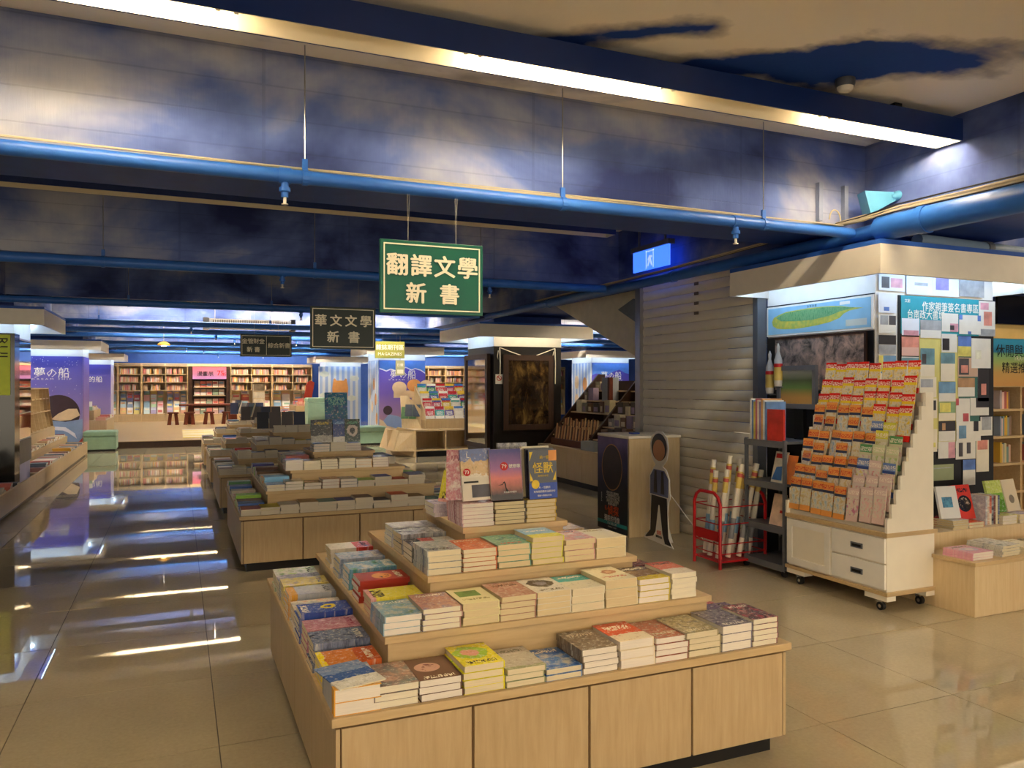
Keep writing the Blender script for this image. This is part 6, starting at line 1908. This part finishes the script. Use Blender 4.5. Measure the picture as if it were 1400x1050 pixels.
for z in (.38, .72, 1.06, 1.36):
    B((.5, 30.55, z), (1.6, 30.85, z + .025), 'shelf', MAPLE_TOP, ss)
    for j in range(5):
        face_out(.62 + j * .21, 30.64, z + .025, .19, .22, lin(RND.choice(('d98a7c', 'e6d8cc', 'c46a5c', 'd9b4a4', 'b8a89a', '8fa08c'))), 8)
B((.48, 30.5, PL), (1.62, 30.6, .37), 'base_box', MAPLE, ss)
sp_ = thing('poster', 'pink and violet 75 percent sale poster over the rear sale shelf', 'poster', (1.05, 30.5, 1.68))
B((.47, 30.49, 1.68), (1.63, 30.5, 2.12), 'sheet', sky_mat('sale_sky', [(.05, lin('c98fd0')), (.4, lin('b87a9c')), (.9, lin('d8687c'))]), sp_)
text('75', .26, (1.42, 30.49, 1.9), FY, TEXTR, sp_, .03, .003)
text('折', .14, (1.56, 30.49, 1.86), FY, TEXTR, sp_, .03, .003)
text('漫畫展', .19, (.9, 30.49, 1.88), FY, TEXTK, sp_, .02, .003)
# dark wood table and stools
dt = thing('wooden_table', 'long dark red wooden table on the rear platform', 'table', (1.0, 28.2, PL))
B((.02, 27.9, .77), (2.05, 28.5, .83), 'table_top', WALNUT, dt, bevel=.01)
for x in (.25, 1.6):
    MB().prism([(x, 28.0, PL), (x + .25, 28.0, PL), (x + .2, 28.0, .77), (x + .05, 28.0, .77)], (0, .4, 0)).build('trestle_leg', WALNUT, dt)
for k, (x, lb) in enumerate(((-.16, 'leftmost dark wooden stool before the rear bookcases'), (.33, 'second dark wooden stool from the left at the table'), (.93, 'third dark wooden stool from the left at the table'), (1.5, 'rightmost dark wooden stool at the table'))):
    so = thing('stool', lb, 'stool', (x, 27.75, PL), group='dark wooden stools')
    B((x - .17, 27.6, .53), (x + .17, 27.9, .58), 'seat', WALNUT, so, bevel=.006)
    for sx in (-1, 1):
        for y in (27.62, 27.84):
            MB().prism([(x + sx * .03, y, .53), (x + sx * .13, y, .53), (x + sx * .18, y, PL), (x + sx * .06, y, PL)], (0, .07, 0)).build('leg', WALNUT, so)
fs = thing('floor_sticker', 'yellow and white striped floor sticker on the platform', 'sticker', (.3, 22, PL))
for k in range(6):
    y = 20.9 + k * .62
    B((.1 - .0 * k, y, PL), (.95, y + .36, PL + .004), 'yellow_stripe', mat('sticker_yellow', 'dcc23c', .4), fs)
    B((.1, y + .36, PL), (.95, y + .62, PL + .004), 'white_stripe', WHITE, fs)
rd = thing('red_banner_stand', 'leaning red banner roll beside the striped rear pillar', 'banner', (4.2, 26.8, PL))
MB().prism([(3.75, 26.8, .5), (4.05, 26.8, .5), (4.22, 26.8, 1.55), (4.1, 26.8, 1.62), (3.98, 26.8, 1.55)], (0, .04, 0)).build('banner_cloth', mat('banner_red', 'c94a36', .5), rd)
B((3.8, 26.7, PL), (4.05, 27.0, .5), 'banner_foot', MAPLE, rd)
# low tables with books around the rear pillars
for x0, y0, x1, y1, lb in ((-3.2, 21.2, -1.6, 23.6, 'maple book table behind the left mural pillar'), (2.9, 23.4, 4.6, 25.6, 'maple book table before the striped rear pillar')):
    rt = thing('book_table', lb, 'table', ((x0 + x1) / 2, (y0 + y1) / 2, PL))
    B((x0, y0, PL), (x1, y1, .62), 'carcass', MAPLE, rt)
    B((x0 + .3, y0 + .3, .62), (x1 - .3, y1 - .3, .85), 'upper_tier', MAPLE_TOP, rt)
    for yy in [y0 + .12 + .2 * k for k in range(int((y1 - y0) / .2))]:
        for xx in ((x0 + .13, .62), (x1 - .13, .62), (x0 + .45, .85), (x1 - .45, .85)):
            if xx[1] > .7 and not (y0 + .35 < yy < y1 - .35):
                continue
            c = lin(RND.choice(PAL_WARM + PAL_FACE))
            for q in range(RND.choice((1, 2, 3, 4))):
                stuff_box(flatM(xx[0], yy, xx[1] + q * .024, PI / 2), .16, .22, .023, c)
    for k in range(5):
        face_out(x0 + .45 + k * .18, y0 + .5, .85, .15, .22, lin(RND.choice(PAL_FACE)), 12)
ts = thing('tall_book_tower', 'spinner tower packed with pale books before the rear bookcases', 'rack', (2.35, 26.0, PL))
B((2.15, 25.8, PL), (2.55, 26.2, .5), 'base', MAPLE, ts)
B((2.18, 25.83, .5), (2.52, 26.17, 1.5), 'column', mat('tower_pale', 'cdbfa4', .5, var=.2), ts)
for k in range(4):
    B((2.17, 25.82, .6 + k * .22), (2.53, 26.18, .615 + k * .22), 'tier', MAPLE_TOP, ts)

# ------------------------------------------------------------------ all further books: one object
me = bpy.data.meshes.new('further_books')
me.from_pydata(SV, [], SF)
at = me.attributes.new('book_colour', 'FLOAT_COLOR', 'FACE')
at.data.foreach_set('color', [v for c in SCOL for v in (c[0], c[1], c[2], 1)])
t = NT('further_book_covers')
an = t.n('ShaderNodeAttribute', attribute_name='book_colour')
me.materials.append(t.done(an.outputs['Color'], .45, 0, .4))
ob = bpy.data.objects.new('further_books', me)
COL.objects.link(ob)
tag(ob, 'remaining books shelved and piled throughout the rear of the shop', 'books', None, 'stuff')
